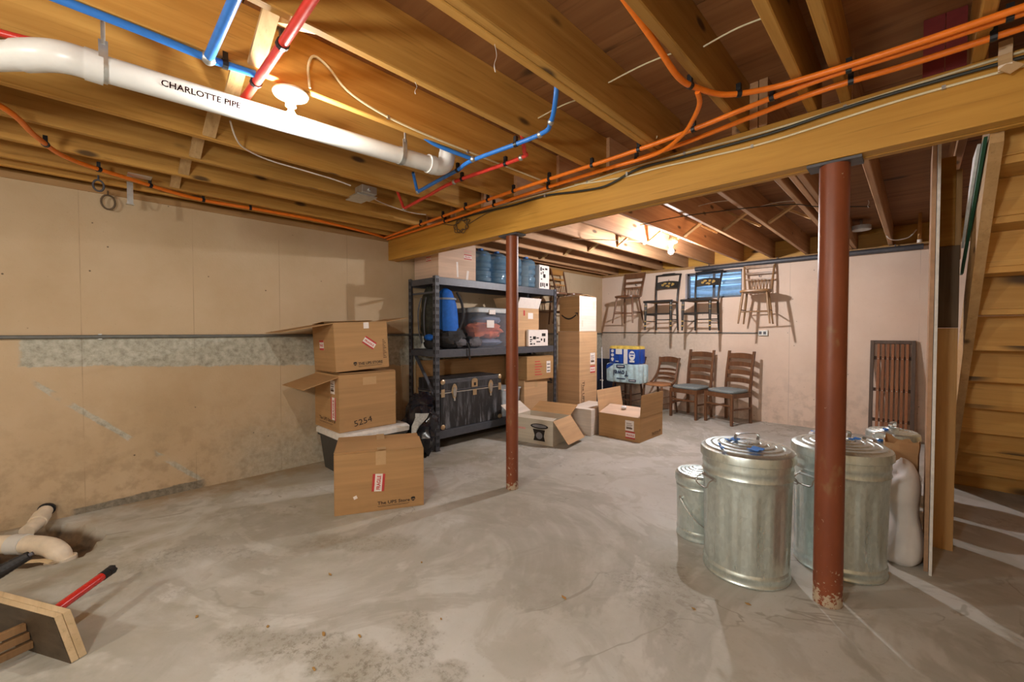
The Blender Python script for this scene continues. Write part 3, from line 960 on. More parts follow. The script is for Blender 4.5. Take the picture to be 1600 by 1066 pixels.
# black trash bag beside the stack with bubble wrap
t = thing('trash_bag', 'shiny black trash bag slumped between the stacked boxes and the shelf', 'bag', (-3.62, 2.395, 0.0))
MB().loft(lumpy(3.1, (0.22, 0.145, 0.30), (0, 0, 0.30), 26, 18, 0.30, 3.2, flat=0.002)).build('bag_body', 'trash_black', t, smooth=True)
MB().loft(lumpy(5.1, (0.13, 0.11, 0.10), (0.02, 0.0, 0.56), 18, 10, 0.5, 3.0)).build('bag_neck', 'trash_black', t, smooth=True)
rings = []
b = thing('bubble_wrap', 'grey bubble wrap piece lying against the front of the black trash bag', 'packaging', (-3.42, 2.12, 0.30))
rows = []
for i in range(7):
    u_ = i / 6
    p, q = Vector((0.0, 0.10 - 0.06 * u_, 0.20 - 0.24 * u_)), Vector((0.02, 0.24 - 0.20 * u_, 0.185 - 0.22 * u_))
    w_ = Vector((0.015 * math.sin(u_ * 9), 0, 0))
    rows.append([p + w_, (p + q) / 2 + w_ * -1 + Vector((.012, 0, 0)), q + w_, q + w_ + Vector((-.006, 0, 0)), (p + q) / 2 - w_ + Vector((.006, 0, 0)), p + w_ + Vector((-.006, 0, 0))])
MB().loft(rows).build('wrap', 'bubble_wrap', b, smooth=True)

# ================================================================== SHELF UNIT
SX0, SX1, SY0, SY1 = -4.166, -3.65, 2.62, 4.68
SZ = (0.21, 1.085, 1.865)
sh = thing('shelving_unit', 'black steel shelving unit with slotted uprights and three loaded shelves', 'shelf', ((SX0 + SX1) / 2, (SY0 + SY1) / 2, 0))
so = sh.location
PW = 0.05
for x, sx in ((SX1, -1), (SX0, 1)):
    for y, sy in ((SY0, 1), (SY1, -1)):
        m = MB()
        a, b = sorted((x, x + sx * 0.006)); c0, c1 = sorted((y, y + sy * PW))
        m.box((a, c0, 0.004), (b, c1, 1.872))
        a2, b2 = sorted((x + sx * 0.006, x + sx * PW)); e0, e1 = sorted((y, y + sy * 0.006))
        m.box((a2, e0, 0.004), (b2, e1, 1.872))
        u = m.build('upright', 'black_steel', sh, off=so)
        m = MB()
        for k in range(24):
            z = 0.05 + k * 0.076
            for q in (0.008, 0.028):
                y_ = y + sy * q
                l, r = sorted((y_, y_ + sy * 0.014))
                sxx = 0.0006 if sx < 0 else -0.0006
                p = [(x + sxx, l, z + .044), (x + sxx, r, z + .044), (x + sxx, r - .001, z + 0.004), (x + sxx, l + .003, z)]
                m.prism(p, (-sxx, 0, 0), 0.0012)
                x_ = x + sx * (q + 0.003)
                l, r = sorted((x_, x_ + sx * 0.014))
                syy = 0.0006 if sy > 0 else -0.0006
                m.prism([(l, y - syy, z + .044), (r, y - syy, z + .044), (r - .001, y - syy, z + .004), (l + .003, y - syy, z)], (0, syy, 0), 0.0012)
        m.build('slots', 'slot_black', u, kind='stuff', off=so)
        fx0, fx1 = sorted((x, x + sx * .06)); fy0, fy1 = sorted((y, y + sy * .06))
        MB().box((fx0, fy0, 0.0006), (fx1, fy1, 0.004)).build('foot', 'slot_black', sh, off=so)
for z in SZ:
    for x in (SX1 - 0.03, SX0 + 0.008):
        MB().box((x, SY0 + PW + .001, z - 0.085), (x + 0.022, SY1 - PW - .001, z - 0.003)).build('shelf_beam', 'black_steel', sh, bevel=0.002, off=so)
    for y in (SY0 + 0.007, SY1 - 0.027):
        MB().box((SX0 + PW + .001, y, z - 0.075), (SX1 - PW - .001, y + 0.02, z - 0.01)).build('end_beam', 'black_steel', sh, off=so)
    m = MB().box((SX0 + 0.031, SY0 + 0.052, z - 0.010), (SX1 - 0.031, SY1 - 0.052, z))
    m.build('shelf_deck', 'black_steel', sh, off=so)
for y in (SY0 + 0.03, SY1 - 0.03):
    MB().bar((SX0 + .05, y, 1.06), (SX1 - .06, y, 0.58), 0.035, 0.012).build('brace', 'black_steel', sh, off=so)
    MB().bar((SX0 + .05, y, 0.56), (SX1 - .055, y, 0.56), 0.02, 0.02).build('tie_bar', 'black_steel', sh, off=so)
    MB().bar((SX0 + .05, y, 1.70), (SX1 - .055, y, 1.70), 0.02, 0.02).build('tie_bar', 'black_steel', sh, off=so)

# -- top shelf
ZT = SZ[2] + 0.001
c = Carton('wide pale cardboard box with tape strips at the near end of the top shelf', (-3.935, 2.965, ZT), 0, 0.46, 0.53, 0.40, 'cardboard_pink')
c.flap('left', 180, .24, .003); c.flap('right', 180, .24, .003)
c.flap('front', 180, .26, .009); c.flap('back', 180, .26, .009)
sticker(c, 'right', 0.355, 0.235, 0.11, 0.055)
sticker(c, 'front', 0.235, 0.19, 0.09, 0.045)
m = MB(); c.right.rect(m, 0.25, 0.02, 0.025, 0.17, 0.001, 0.05); c.right.rect(m, 0.38, 0.0, 0.03, 0.11, 0.001, -0.15); m.build('tape_strip', 'label_white', c.t, kind='stuff')
m = MB(); c.right.text(m, 'FRAGILE', 0.355, 0.315, 0.035, bold=0.02, width=0.11); m.build('lettering', 'label_pink', c.t)

jug_prof = [(0.02, 0.0), (0.105, 0.0), (0.122, 0.012), (0.127, 0.05), (0.114, 0.062), (0.114, 0.070), (0.127, 0.084), (0.127, 0.13), (0.108, 0.145), (0.108, 0.165), (0.127, 0.18), (0.127, 0.225), (0.114, 0.236), (0.114, 0.244), (0.127, 0.256), (0.127, 0.315), (0.118, 0.345), (0.095, 0.368), (0.06, 0.382), (0.034, 0.388), (0.030, 0.40)]
def jug(x, y, label):
    t = thing('water_jug', label, 'water jug', (x, y, ZT), group='blue water jugs on the top shelf')
    MB().lathe(jug_prof, n=28).build('bottle', 'jug_blue', t, smooth=True)
    MB().lathe([(0.032, 0.388), (0.033, 0.410), (0.001, 0.412)], n=18).build('cap', 'pex_blue', t)
    return t
j = jug(-3.795, 3.385, 'blue water jug on the top shelf beside the pale cardboard box, front row')
def copy_thing(src, loc, label):
    r = src.copy(); COL.objects.link(r); r.location = loc; r['label'] = label
    for ch in list(src.children):
        k = ch.copy(); COL.objects.link(k); k.parent = r
        for g2 in ch.children:
            d = g2.copy(); COL.objects.link(d); d.parent = k
    return r
for x, y, l in ((-3.795, 3.655, 'second blue water jug from the pale cardboard box, front row of the top shelf'),
                (-3.795, 3.925, 'third blue water jug from the pale cardboard box, mostly behind the slim post'),
                (-3.795, 4.195, 'blue water jug on the top shelf next to the white printed box'),
                (-4.05, 3.385, 'blue water jug in the back row behind the jug beside the pale box'),
                (-4.05, 3.655, 'blue water jug in the back row behind the second front jug'),
                (-4.05, 3.925, 'blue water jug in the back row behind the post hidden jug')):
    copy_thing(j, (x, y, ZT), l)
c = Carton('small white printed box at the far end of the top shelf', (-3.79, 4.46, ZT), 0, 0.20, 0.21, 0.31, 'label_white')
c.close(tape=False)
m = MB()
for a, b, w, h in ((.02, .24, .03, .05), (.06, .255, .04, .02), (.03, .19, .02, .03), (.08, .15, .05, .05), (.07, .205, .02, .03), (.02, .02, .025, .06), (.06, .03, .025, .05), (.10, .02, .02, .06), (.14, .04, .04, .04), (.03, .12, .03, .015), (.12, .26, .05, .025)):
    c.right.rect(m, a, b, w, h)
m.build('print', 'print_black', c.t, kind='stuff')

# -- middle shelf
ZM = SZ[1] + 0.001
t = thing('olive_bag', 'dark upright fabric bag at the near end of the middle shelf', 'bag', (-4.05, 2.835, ZM))
MB().loft(lumpy(9.3, (0.115, 0.105, 0.345), (0, 0, 0.345), 22, 18, 0.22, 2.2, flat=0.001)).build('bag_body', 'bag_fabric_olive', t, smooth=True)
for k in (-1, 1):
    MB().tube(smooth_path([(0.05 * k, -0.09, 0.58), (0.06 * k, -0.125, 0.42), (0.055 * k, -0.12, 0.2), (0.05 * k, -0.085, 0.06)], 5), 0.008, 6).build('strap', 'bag_fabric_grey', t, smooth=True)
t = thing('backpack', 'blue hiking backpack with black base standing on the middle shelf', 'backpack', (-3.80, 2.90, ZM))
from mathutils import noise as _n
rings = []
for i in range(15):
    u = i / 14
    z = 0.20 + 0.48 * u
    r = 0.125 * (1 - 0.55 * max(0, (u - 0.45) / 0.55) ** 1.6)
    if i == 14: r *= 0.35
    rings.append([Vector((r * 0.85 * math.cos(a) * (1 + .05 * _n.noise(Vector((a, z * 9, 1)))), 0.035 * u * -1 + r * math.sin(a) * (1 + .06 * _n.noise(Vector((a * 2, z * 8, 4)))), z)) for a in [2 * math.pi * k / 20 for k in range(20)]])
MB().loft(rings).build('pack_body', 'bag_fabric_blue', t, smooth=True)
MB().loft(lumpy(1.7, (0.13, 0.20, 0.125), (0, 0.03, 0.12), 22, 14, 0.28, 3.6, flat=0.001)).build('pack_base', 'bag_fabric_black', t, smooth=True)
MB().loft(lumpy(2.9, (0.07, 0.085, 0.06), (0.075, 0.10, 0.075), 14, 10, 0.3, 3.0)).build('pocket', 'bag_fabric_grey', t, smooth=True)
ring = [[Vector(((0.098 + q) * math.cos(a), -0.022 + (0.113 + q) * math.sin(a), zz)) for a in [2 * math.pi * k / 20 for k in range(20)]] for q, zz in ((0, 0.545), (0.003, 0.548), (0.003, 0.566), (-0.002, 0.568))]
MB().loft(ring, cap=False).build('compression_strap', 'strap_grey', t, smooth=True)
MB().tube(smooth_path([(0.03, 0.10, 0.64), (0.05, 0.155, 0.52), (0.06, 0.165, 0.36), (0.05, 0.12, 0.22)], 6), 0.016, 8).build('shoulder_strap', 'bag_fabric_black', t, smooth=True)
MB().tube(smooth_path([(0.115, 0.15, 0.10), (0.158, 0.17, 0.02), (0.162, 0.175, -0.07), (0.160, 0.18, -0.13)], 5), 0.009, 6).build('loose_strap', 'bag_fabric_black', t, smooth=True)
t = thing('blue_pouch', 'small blue and black pouch with buckle beside the near upright', 'bag', (-3.90, 2.715, ZM))
MB().loft(lumpy(7.9, (0.10, 0.035, 0.05), (0, 0, 0.05), 16, 10, 0.2, 3, flat=0.001)).build('pouch_body', 'bag_fabric_black', t, smooth=True)
MB().loft(lumpy(8.9, (0.085, 0.028, 0.035), (0, -0.004, 0.13), 16, 10, 0.2, 3)).build('pouch_top', 'bag_fabric_blue', t, smooth=True)
t = thing('dark_cloth_bundle', 'small charcoal cloth bundle on the shelf edge before the clear tote', 'bag', (-3.687, 3.215, ZM))
MB().loft(lumpy(4.4, (0.032, 0.085, 0.06), (0, 0, 0.07), 16, 12, 0.3, 2.5, flat=0.001)).build('bundle', 'bag_fabric_grey', t, smooth=True)

t = thing('clear_tote', 'clear plastic tote with grey lid and orange cloth inside on the middle shelf', 'tote', (-3.93, 3.56, ZM))
MB().loft([rrect(.40, .58, .045, 0), rrect(.43, .62, .045, .42)], cap=True).build('tote_body', 'tote_clear', t, smooth=True)
MB().loft([rrect(.46, .655, .05, .421), rrect(.465, .66, .05, .45), rrect(.44, .63, .05, .475), rrect(.36, .54, .05, .485)]).build('lid', 'lid_grey', t, smooth=True)
MB().box((0.226, -0.13, 0.40), (0.245, -0.03, 0.455)).build('latch', 'label_white', t, bevel=0.004)
MB().box((0.216, -0.15, 0.24), (0.219, -0.03, 0.33)).build('tote_label', 'label_white', t)
MB().loft(lumpy(6.1, (0.185, 0.26, 0.115), (0.008, 0.0, 0.215), 22, 14, 0.35, 2.6)).build('orange_cloth', 'orange_cloth', t, smooth=True)
MB().loft(lumpy(6.7, (0.17, 0.25, 0.05), (0, 0, 0.06), 20, 12, 0.2, 2.6, flat=0.008)).build('grey_cloth', 'cloth_greyblue', t, smooth=True)
MB().loft(lumpy(6.9, (0.16, 0.22, 0.065), (-.01, 0.04, 0.34), 20, 12, 0.2, 2.6)).build('grey_cloth', 'cloth_greyblue', t, smooth=True)

c = Carton('cardboard box with open white flap behind the slim post on the middle shelf', (-3.87, 4.125, ZM), 0, 0.36, 0.44, 0.50, 'cardboard_light')
c.flap('front', 60, .15); c.flap('back', 100, .15); c.flap('right', 68, .14, mat='label_white'); c.flap('left', 120, .15)
m = MB(); c.right.rect(m, 0.22, 0.36, 0.10, 0.08); m.build('sticker', 'label_white', c.t)
m = MB(); c.right.rect(m, 0.13, 0.40, 0.03, 0.07); m.build('red_label', 'label_red', c.t)
c2_ = Carton('white printed box with dark lettering at the front edge of the middle shelf', (-3.660, 4.28, ZM), 0, 0.035, 0.40, 0.205, 'label_white')
c2_.close(tape=False)
m = MB()
for a, b, w, h in ((.03, .11, .03, .02), (.03, .08, .05, .015), (.03, .055, .03, .015), (.09, .09, .06, .04), (.03, .02, .05, .02), (.10, .02, .03, .02), (.27, .13, .08, .04), (.16, .05, .08, .015), (.16, .1, .05, .015), (.25, .07, .03, .03), (.31, .05, .03, .05)):
    c2_.right.rect(m, a, b, w, h)
m.build('print', 'print_black', c2_.t, kind='stuff')

# -- bottom shelf
ZB = SZ[0] + 0.001
t = thing('steamer_trunk', 'old black steamer trunk with brass hardware on the bottom shelf', 'trunk', (-3.895, 3.165, ZB))
W, D, H = 0.42, 0.92, 0.545
x, y = W / 2, D / 2
MB().box((-x, -y, 0), (x, y, 0.405)).build('trunk_body', 'trunk_black', t, bevel=0.006)
MB().box((-x, -y, 0.411), (x, y, H)).build('trunk_lid', 'trunk_black', t, bevel=0.01)
m = MB()
m.box((-x - .004, -y - .004, 0.392), (x + 0.004, y + .004, 0.404)); m.build('lower_band', 'rod_steel', t)
m = MB()
m.box((-x - .004, -y - .004, 0.412), (x + 0.004, y + .004, 0.424)); m.build('upper_band', 'black_steel', t)
MB().box((x, -y + 0.02, 0.50), (x + 0.004, y - 0.02, 0.53)).build('edge_strip', 'black_steel', t)
f = Face((x, -y, 0), (0, 1, 0), (0, 0, 1))
for sx, sy in ((0, 0), (1, 0), (0, 1), (1, 1)):
    a = 0.0 if sx == 0 else D - 0.06
    b = 0.0 if sy == 0 else H - 0.055
    m = MB(); m.loft([[f.p(a + .03 + .03 * q * math.cos(w), b + .028 + .028 * q * math.sin(w), hh) for w in [2 * math.pi * k / 14 for k in range(14)]] for q, hh in ((1, 0.0005), (1, 0.006), (0.6, 0.012))]); m.build('corner_cap', 'brass', t, smooth=True)
for a in (0.008, D - 0.055):
    m = MB(); f.rect(m, a, 0.355, 0.045, 0.085, 0.007, t=.006); m.build('hinge_plate', 'brass', t)
for a in (0.185, 0.735):
    m = MB()
    m.prism([f.p(a + 0.04 * math.cos(w) * (1 if math.sin(w) > 0 else 0.75), 0.405 + 0.085 * math.sin(w), 0.005) for w in [2 * math.pi * k / 18 for k in range(18)]], f.n, 0.004)
    d = m.build('draw_latch', 'brass', t)
    m = MB(); m.prism([f.p(a + 0.022 * math.cos(w), 0.40 + 0.055 * math.sin(w), 0.0095) for w in [2 * math.pi * k / 14 for k in range(14)]], f.n, 0.008); m.build('latch_lever', 'zinc', d)
    m = MB(); f.rect(m, a - 0.012, 0.30, 0.024, 0.03, 0.012, t=.006); m.build('latch_hook', 'zinc', d)
m = MB(); f.rect(m, 0.435, 0.43, 0.09, 0.07, 0.009, t=.005); m.prism([f.p(0.48 + 0.045 * math.cos(w), 0.50 + 0.03 * math.sin(w), 0.004) for w in [math.pi * k / 10 for k in range(11)]], f.n, 0.005)
lk = m.build('lock_hasp', 'brass', t)
m = MB(); f.rect(m, 0.455, 0.335, 0.055, 0.065, 0.009, t=.005); m.build('lock_plate', 'brass', t)
m = MB(); f.rect(m, 0.468, 0.445, 0.028, 0.035, 0.013, t=.004); m.build('keyhole_cover', 'slot_black', lk)
MB().tube([(-0.05, -y - 0.012, 0.25), (-0.05, -y - 0.022, 0.20), (0.05, -y - 0.022, 0.20), (0.05, -y - 0.012, 0.25)], 0.006, 6).build('side_handle', 'tape_tan', t)
m = MB(); m.box((-0.06, -y - 0.014, 0.24), (-0.04, -y - 0.0005, 0.27)); m.box((0.04, -y - 0.014, 0.24), (0.06, -y - 0.0005, 0.27)); m.build('handle_mount', 'brass', t, kind='stuff')

c = Carton('large taped cardboard box against the wall behind the shelf legs', (-4.14, 3.45, ZB), 0, 0.03, 1.50, 0.72, 'cardboard', name='flat_carton')
c.close(tape=False)
t = thing('plastic_bin', 'translucent grey plastic bin between the trunk and the stacked boxes', 'bin', (-3.88, 3.815, ZB))
MB().loft([rrect(.34, .30, .03, 0), rrect(.38, .345, .03, .335)]).build('bin_body', 'bin_clear', t, smooth=True)
MB().loft([rrect(.40, .365, .03, .336), rrect(.40, .365, .03, .352)]).build('bin_lid', 'lid_grey', t, smooth=True)
c = Carton('plain cardboard box under the labelled box at the far end of the bottom shelf', (-3.87, 4.29, ZB), 0, 0.36, 0.48, 0.41, 'cardboard_light'); c.close()
c = Carton('cardboard box with white label resting on the plain box, bottom shelf', (-3.85, 4.345, ZB + 0.425), -3, 0.40, 0.52, 0.30, 'cardboard'); c.close(tape=False)
m = MB(); c.right.rect(m, 0.38, 0.08, 0.08, 0.16); m.build('label', 'label_white', c.t)
m = MB()
for k in range(6):
    c.right.rect(m, 0.15, 0.06 + 0.035 * k, 0.14 - 0.02 * (k % 3), 0.012)
m.build('print', 'label_red', c.t, kind='stuff')
m = MB()
for k in range(3):
    c.right.rect(m, 0.39, 0.10 + 0.045 * k, 0.06, 0.012, 0.0018)
m.build('label_print', 'print_black', c.t, kind='stuff')

# ================================================================== BOXES BEYOND THE SHELF
c = Carton('tall narrow cardboard box standing just past the far end of the shelving', (-3.4575, 4.918, 0.0005), 0, 0.365, 0.43, 1.27, 'cardboard_light'); c.close(tape=False)
m = MB(); f = c.right
f.text(m, 'The UPS Store', 0.07, 0.60, 0.075, rot=-math.pi / 2, bold=0.015, width=0.52)
f.rect(m, 0.05, 0.10, 0.008, 0.46); m.build('store_print', 'print_brown', c.t)
sticker(c, 'right', 0.26, 0.82, 0.12, 0.16, shipping=True)
sticker(c, 'right', 0.26, 0.70, 0.12, 0.10)
c = Carton('cardboard box with curved arrow mark and open top on the tall box', (-3.445, 4.91, 1.283), 0, 0.335, 0.41, 0.475, 'cardboard_white')
for sd, a in (('front', 172), ('back', 175)):
    c.flap(sd, a, 0.2, 0.006, mat='cardboard')
c.flap('left', 174, 0.16, 0.0)
c.flap('right', 176, 0.19, 0.002)
m = MB()
c.front.rect(m, 0.001, 0.001, 0.333, 0.473, 0.0012)
fp = m.build('brown_side', 'cardboard', c.t)
m = MB()
arc = [(0.035 + 0.25 * k / 16, 0.225 - 0.055 * math.sin(math.pi * k / 16)) for k in range(17)]
for (a0, b0), (a1, b1) in zip(arc[:-1], arc[1:]):
    th = 0.011
    m.prism([c.front.p(a0, b0 - th, 0.0016), c.front.p(a1, b1 - th, 0.0016), c.front.p(a1, b1 + th, 0.0016), c.front.p(a0, b0 + th, 0.0016)], c.front.n, 0.0006)
m.prism([c.front.p(0.25, 0.252, 0.0016), c.front.p(0.31, 0.255, 0.0016), c.front.p(0.31, 0.195, 0.0016), c.front.p(0.293, 0.235, 0.0016)], c.front.n, 0.0006)
m.build('arrow_mark', 'print_black', c.t)
m = MB(); c.right.rect(m, 0.33, 0.32, 0.035, 0.09); c.right.rect(m, 0.05, 0.06, 0.035, 0.09); m.build('print', 'cardboard_worn', c.t, kind='stuff')

# scale box
c = Carton('worn open box printed with a kitchen scale, on the floor behind the slim post', (-3.20, 3.81, 0.0005), 10.0, 0.56, 0.44, 0.28, 'cardboard_worn')
c.flap('right', -52, 0.30, mat='cardboard_light'); c.flap('back', 22, 0.24, mat='cardboard'); c.flap('left', 35, 0.19, mat='cardboard_white'); c.flap('front', 172, 0.10, mat='cardboard_worn')
m = MB()
f = c.front
def ell(m, f, cx, cy, rx, ry, up=0.001, n=20):
    m.prism([f.p(cx + rx * math.cos(w), cy + ry * math.sin(w), up) for w in [2 * math.pi * k / n for k in range(n)]], f.n, 0.0006)
ell(m, f, 0.385, 0.205, 0.115, 0.030)
m.prism([f.p(a, b, 0.001) for a, b in ((0.30, 0.17), (0.46, 0.17), (0.445, 0.10), (0.46, 0.04), (0.31, 0.04), (0.325, 0.10))], f.n, 0.0006)
pr = m.build('scale_picture', 'print_black', c.t, kind='stuff')
m = MB()
ell(m, f, 0.385, 0.208, 0.095, 0.018, 0.0018); ell(m, f, 0.385, 0.10, 0.042, 0.04, 0.0018)
m.build('picture_highlight', 'mesh_grey', pr, kind='stuff')
m = MB(); f.rect(m, 0.10, 0.15, 0.10, 0.022); m.build('red_print', 'label_pink', c.t)
pap = thing('crumpled_paper', 'crumpled brown packing paper heaped inside the kitchen scale box', 'paper', (-3.20, 3.83, 0.008))
MB().loft(lumpy(12.5, (0.20, 0.15, 0.105), (0, 0, 0.115), 26, 14, 0.45, 5.0, flat=0.001)).build('paper', 'cardboard_light', pap)

c = Carton('low pale closed box in shade between the two open boxes on the floor', (-3.05, 4.62, 0.0005), 8, 0.33, 0.62, 0.31, 'cardboard_white'); c.close(tape=False)

c = Carton('open cardboard box with two upright flaps on the floor before the chairs', (-2.535, 4.745, 0.0005), 0, 0.545, 0.59, 0.285, 'cardboard')
c.flap('left', 82, 0.27, mat='cardboard_light'); c.flap('right', 88, 0.26, mat='cardboard'); c.flap('front', 163, 0.26, 0.0, mat='cardboard_pink'); c.flap('back', 170, 0.26, -0.008, mat='cardboard_pink')
store_print(c, 'right', 0.30, 0.05, 0.20, upper=False, mat='print_brown')
sticker(c, 'front', 0.36, 0.12, 0.11, 0.12, shipping=True)
sticker(c, 'front', 0.365, 0.03, 0.12, 0.085)
t = thing('packing_foam', 'bit of white packing foam lying on the open box flaps', 'packaging', (-2.55, 4.60, 0.345))
MB().loft(lumpy(15.5, (0.035, 0.03, 0.018), (0, 0, 0.012), 12, 8, 0.4, 3)).build('foam', 'foam_white', t, smooth=True)

# ================================================================== CHAIRS
def slab(outline, z0, z1, e=0.006):
    def sc(q, z):
        return [Vector((x * q, y * q, z)) for x, y in outline]
    return MB().loft([sc(0.96, z0), sc(1.0, z0 + e), sc(1.0, z1 - e), sc(0.96, z1)])
def super_outline(w, d, p=3.0, n=28, front=1.0, back=0.86):
    out = []
    for k in range(n):
        a = 2 * math.pi * k / n
        c, s = math.cos(a), math.sin(a)
        x = abs(c) ** (2 / p) * (1 if c >= 0 else -1)
        y = abs(s) ** (2 / p) * (1 if s >= 0 else -1)
        tw = front + (back - front) * (y + 1) / 2
        out.append((x * w / 2 * tw, y * d / 2))
    return out
def curved_rail(xa, xb, y, z, h, t, bow=0.03, crown=0.0, n=8, ybow_dir=1):
    """a rail bowing backwards between two posts"""
    rings = []
    for i in range(n + 1):
        u = i / n
        x = xa + (xb - xa) * u
        k = 4 * u * (1 - u)
        yy = y + bow * k * ybow_dir
        zz = crown * k
        rings.append([Vector((x, yy - t / 2, z - h / 2 + zz * .4)), Vector((x, yy + t / 2, z - h / 2 + zz * .4)), Vector((x, yy + t / 2, z + h / 2 + zz)), Vector((x, yy - t / 2, z + h / 2 + zz))])
    return MB().loft(rings)
def leg_tube(a, b, r0, r1, swell=1.15):
    a, b = Vector(a), Vector(b)
    ts = [0, .12, .35, .6, .85, 1]
    rr = [r0 * .9, r0, r0 * swell, (r0 + r1) / 2 * swell, r1 * 1.05, r1]
    return MB().tube([a + (b - a) * t for t in ts], rr, 10)
def hook(t, z, y):
    MB().tube([(0, y + 0.0, z), (0, y - 0.05, z), (0, y - 0.055, z + 0.025)], 0.005, 6).build('hanger', 'iron_dark', t)

def plank_chair(label, loc, rz, mat, crest_mat=None, hung=True, nsp=4, crest_h=0.085, H=0.86, wide=0.36, group=None):
    t = thing('plank_chair', label, 'chair', loc, rz, group)
    slab(super_outline(0.40, 0.38, 3.2), 0.425, 0.458).build('seat', mat, t, smooth=True)
    for sx in (-1, 1):
        leg_tube((sx * .14, -.12, .428), (sx * .185, -.185, 0), .015, .011).build('leg', mat, t, smooth=True)
        leg_tube((sx * .13, .12, .428), (sx * .18, .20, 0), .015, .011).build('leg', mat, t, smooth=True)
        MB().tube(smooth_path([(sx * wide * .42, .150, .45), (sx * wide * .46, .185, .62), (sx * wide * .5, .25, H)], 4), [.016] * 4 + [.014] * 4 + [.012], 10).build('back_post', mat, t, smooth=True)
        MB().tube([(sx * .165, -.157, .19), (sx * .158, .165, .19)], .008, 8).build('stretcher', mat, t, smooth=True)
    MB().tube([(-.17, -.166, .16), (.17, -.166, .16)], .009, 8).build('stretcher', mat, t, smooth=True)
    MB().tube([(-.163, .172, .18), (.163, .172, .18)], .008, 8).build('stretcher', mat, t, smooth=True)
    x = wide * .5
    curved_rail(-x, x, .245, H - crest_h / 2, crest_h, .018, .012).build('crest_rail', crest_mat or mat, t, smooth=True)
    curved_rail(-x * .96, x * .96, .215, H - crest_h - .075, .032, .014, .012).build('mid_rail', crest_mat or mat, t, smooth=True)
    zl = H - crest_h - .165
    curved_rail(-x * .93, x * .93, .192, zl, .024, .014, .012).build('lower_rail', crest_mat or mat, t, smooth=True)
    for k in range(nsp):
        u = (k + 0.5) / nsp * 2 - 1
        MB().tube([(u * .12, .155, .456), (u * x * .78, .198, zl)], .0065, 6).build('spindle', mat, t, smooth=True)
    if hung:
        hook(t, H - crest_h - .12, .32)
    return t
plank_chair('brown plank-seat chair hung on the back wall, left of the stencilled chairs', (-3.50, 6.432, 1.418), 0, 'chair_brown', nsp=5)
plank_chair('light worn plank-seat chair with many spindles hung on the wall right of window', (-1.585, 6.432, 1.385), 6, 'chair_tan', nsp=7, crest_h=0.04, H=0.83, wide=0.37)
plank_chair('plank-seat chair hung on the left wall, half hidden by the far shelf upright', (-3.872, 4.875, 1.39), 90, 'chair_brown', nsp=6).scale = (.88, 1, 1)
plank_chair('plank-seat chair with honey coloured crest hung on left wall above the tall boxes', (-3.872, 5.29, 1.40), 90, 'chair_brown', 'chair_gold', nsp=5).scale = (.88, 1, 1)

def stencil_chair(label, loc, rz):
    t = thing('stencilled_chair', label, 'chair', loc, rz, None)
    mt = 'stencil_black'
    out = [(-.215, -.20), (.215, -.20), (.18, .17), (-.18, .17)]
    slab(out, 0.43, 0.458, 0.008).build('seat', 'rush_seat', t)
    MB().tube([(-.225, -.205, .444), (.225, -.205, .444)], .019, 10).build('seat_rail', mt, t, smooth=True)
    for sx in (-1, 1):
        lg = leg_tube((sx * .195, -.19, .435), (sx * .200, -.205, 0), .021, .013, 1.0).build('leg', mt, t, smooth=True)
        for z in (.37, .30, .13, .06):
            k = 1 - z / .435
            MB().lathe([(.0195 - .004 * k, z), (.0235 - .005 * k, z + .008), (.0195 - .004 * k, z + .016)], (sx * (.195 + .005 * k), -.19 - .015 * k, 0), 12).build('gold_ring', 'stencil_gold', lg, smooth=True)
        leg_tube((sx * .165, .165, .44), (sx * .175, .19, 0), .017, .013, 1.0).build('leg', mt, t, smooth=True)
        MB().tube(smooth_path([(sx * .168, .165, .43), (sx * .175, .185, .62), (sx * .19, .255, .90)], 4), .015, 10).build('back_post', mt, t, smooth=True)
        for z in (.14, .24):
            MB().tube([(sx * .198, -.2, z), (sx * .172, .182, z)], .008, 8).build('stretcher', mt, t, smooth=True)
    MB().tube([(-.197, -.198, .25), (.197, -.198, .25)], .013, 10).build('front_stretcher', mt, t, smooth=True)
    MB().tube([(-.172, .182, .17), (.172, .182, .17)], .008, 8).build('stretcher', mt, t, smooth=True)
    MB().tube([(-.205, .255, .895), (-.11, .262, .90), (-.09, .262, .905), (.09, .262, .905), (.11, .262, .90), (.205, .255, .895)], [.011, .014, .02, .02, .014, .011], 10).build('crest_rail', mt, t, smooth=True)
    b = curved_rail(-.172, .172, .215, .725, .105, .014, .012, 0.02).build('stencil_board', mt, t, smooth=True)
    m = MB()
    random.seed(5)
    for k in range(16):
        a = random.uniform(-.09, .09); z = .735 + random.uniform(-.035, .04) * (1 - abs(a) / .14)
        yy = .207 + .012 * (1 - (a / .172) ** 2) - .0012
        r = random.uniform(.012, .022)
        m.prism([(a + r * math.cos(w) * (1 + .3 * math.cos(3 * w)), yy, z + r * .8 * math.sin(w)) for w in [2 * math.pi * q / 9 for q in range(9)]], (0, -1, 0), 0.0008)
    m.build('gold_stencil', 'stencil_gold', b, kind='stuff')
    hook(t, .80, .32)
    return t
stencil_chair('black chair with gold stencilled back hung left of the window', (-2.90, 6.432, 1.30), 4)
stencil_chair('black chair with gold stencilled back hung in front of the window', (-2.30, 6.432, 1.295), -3)

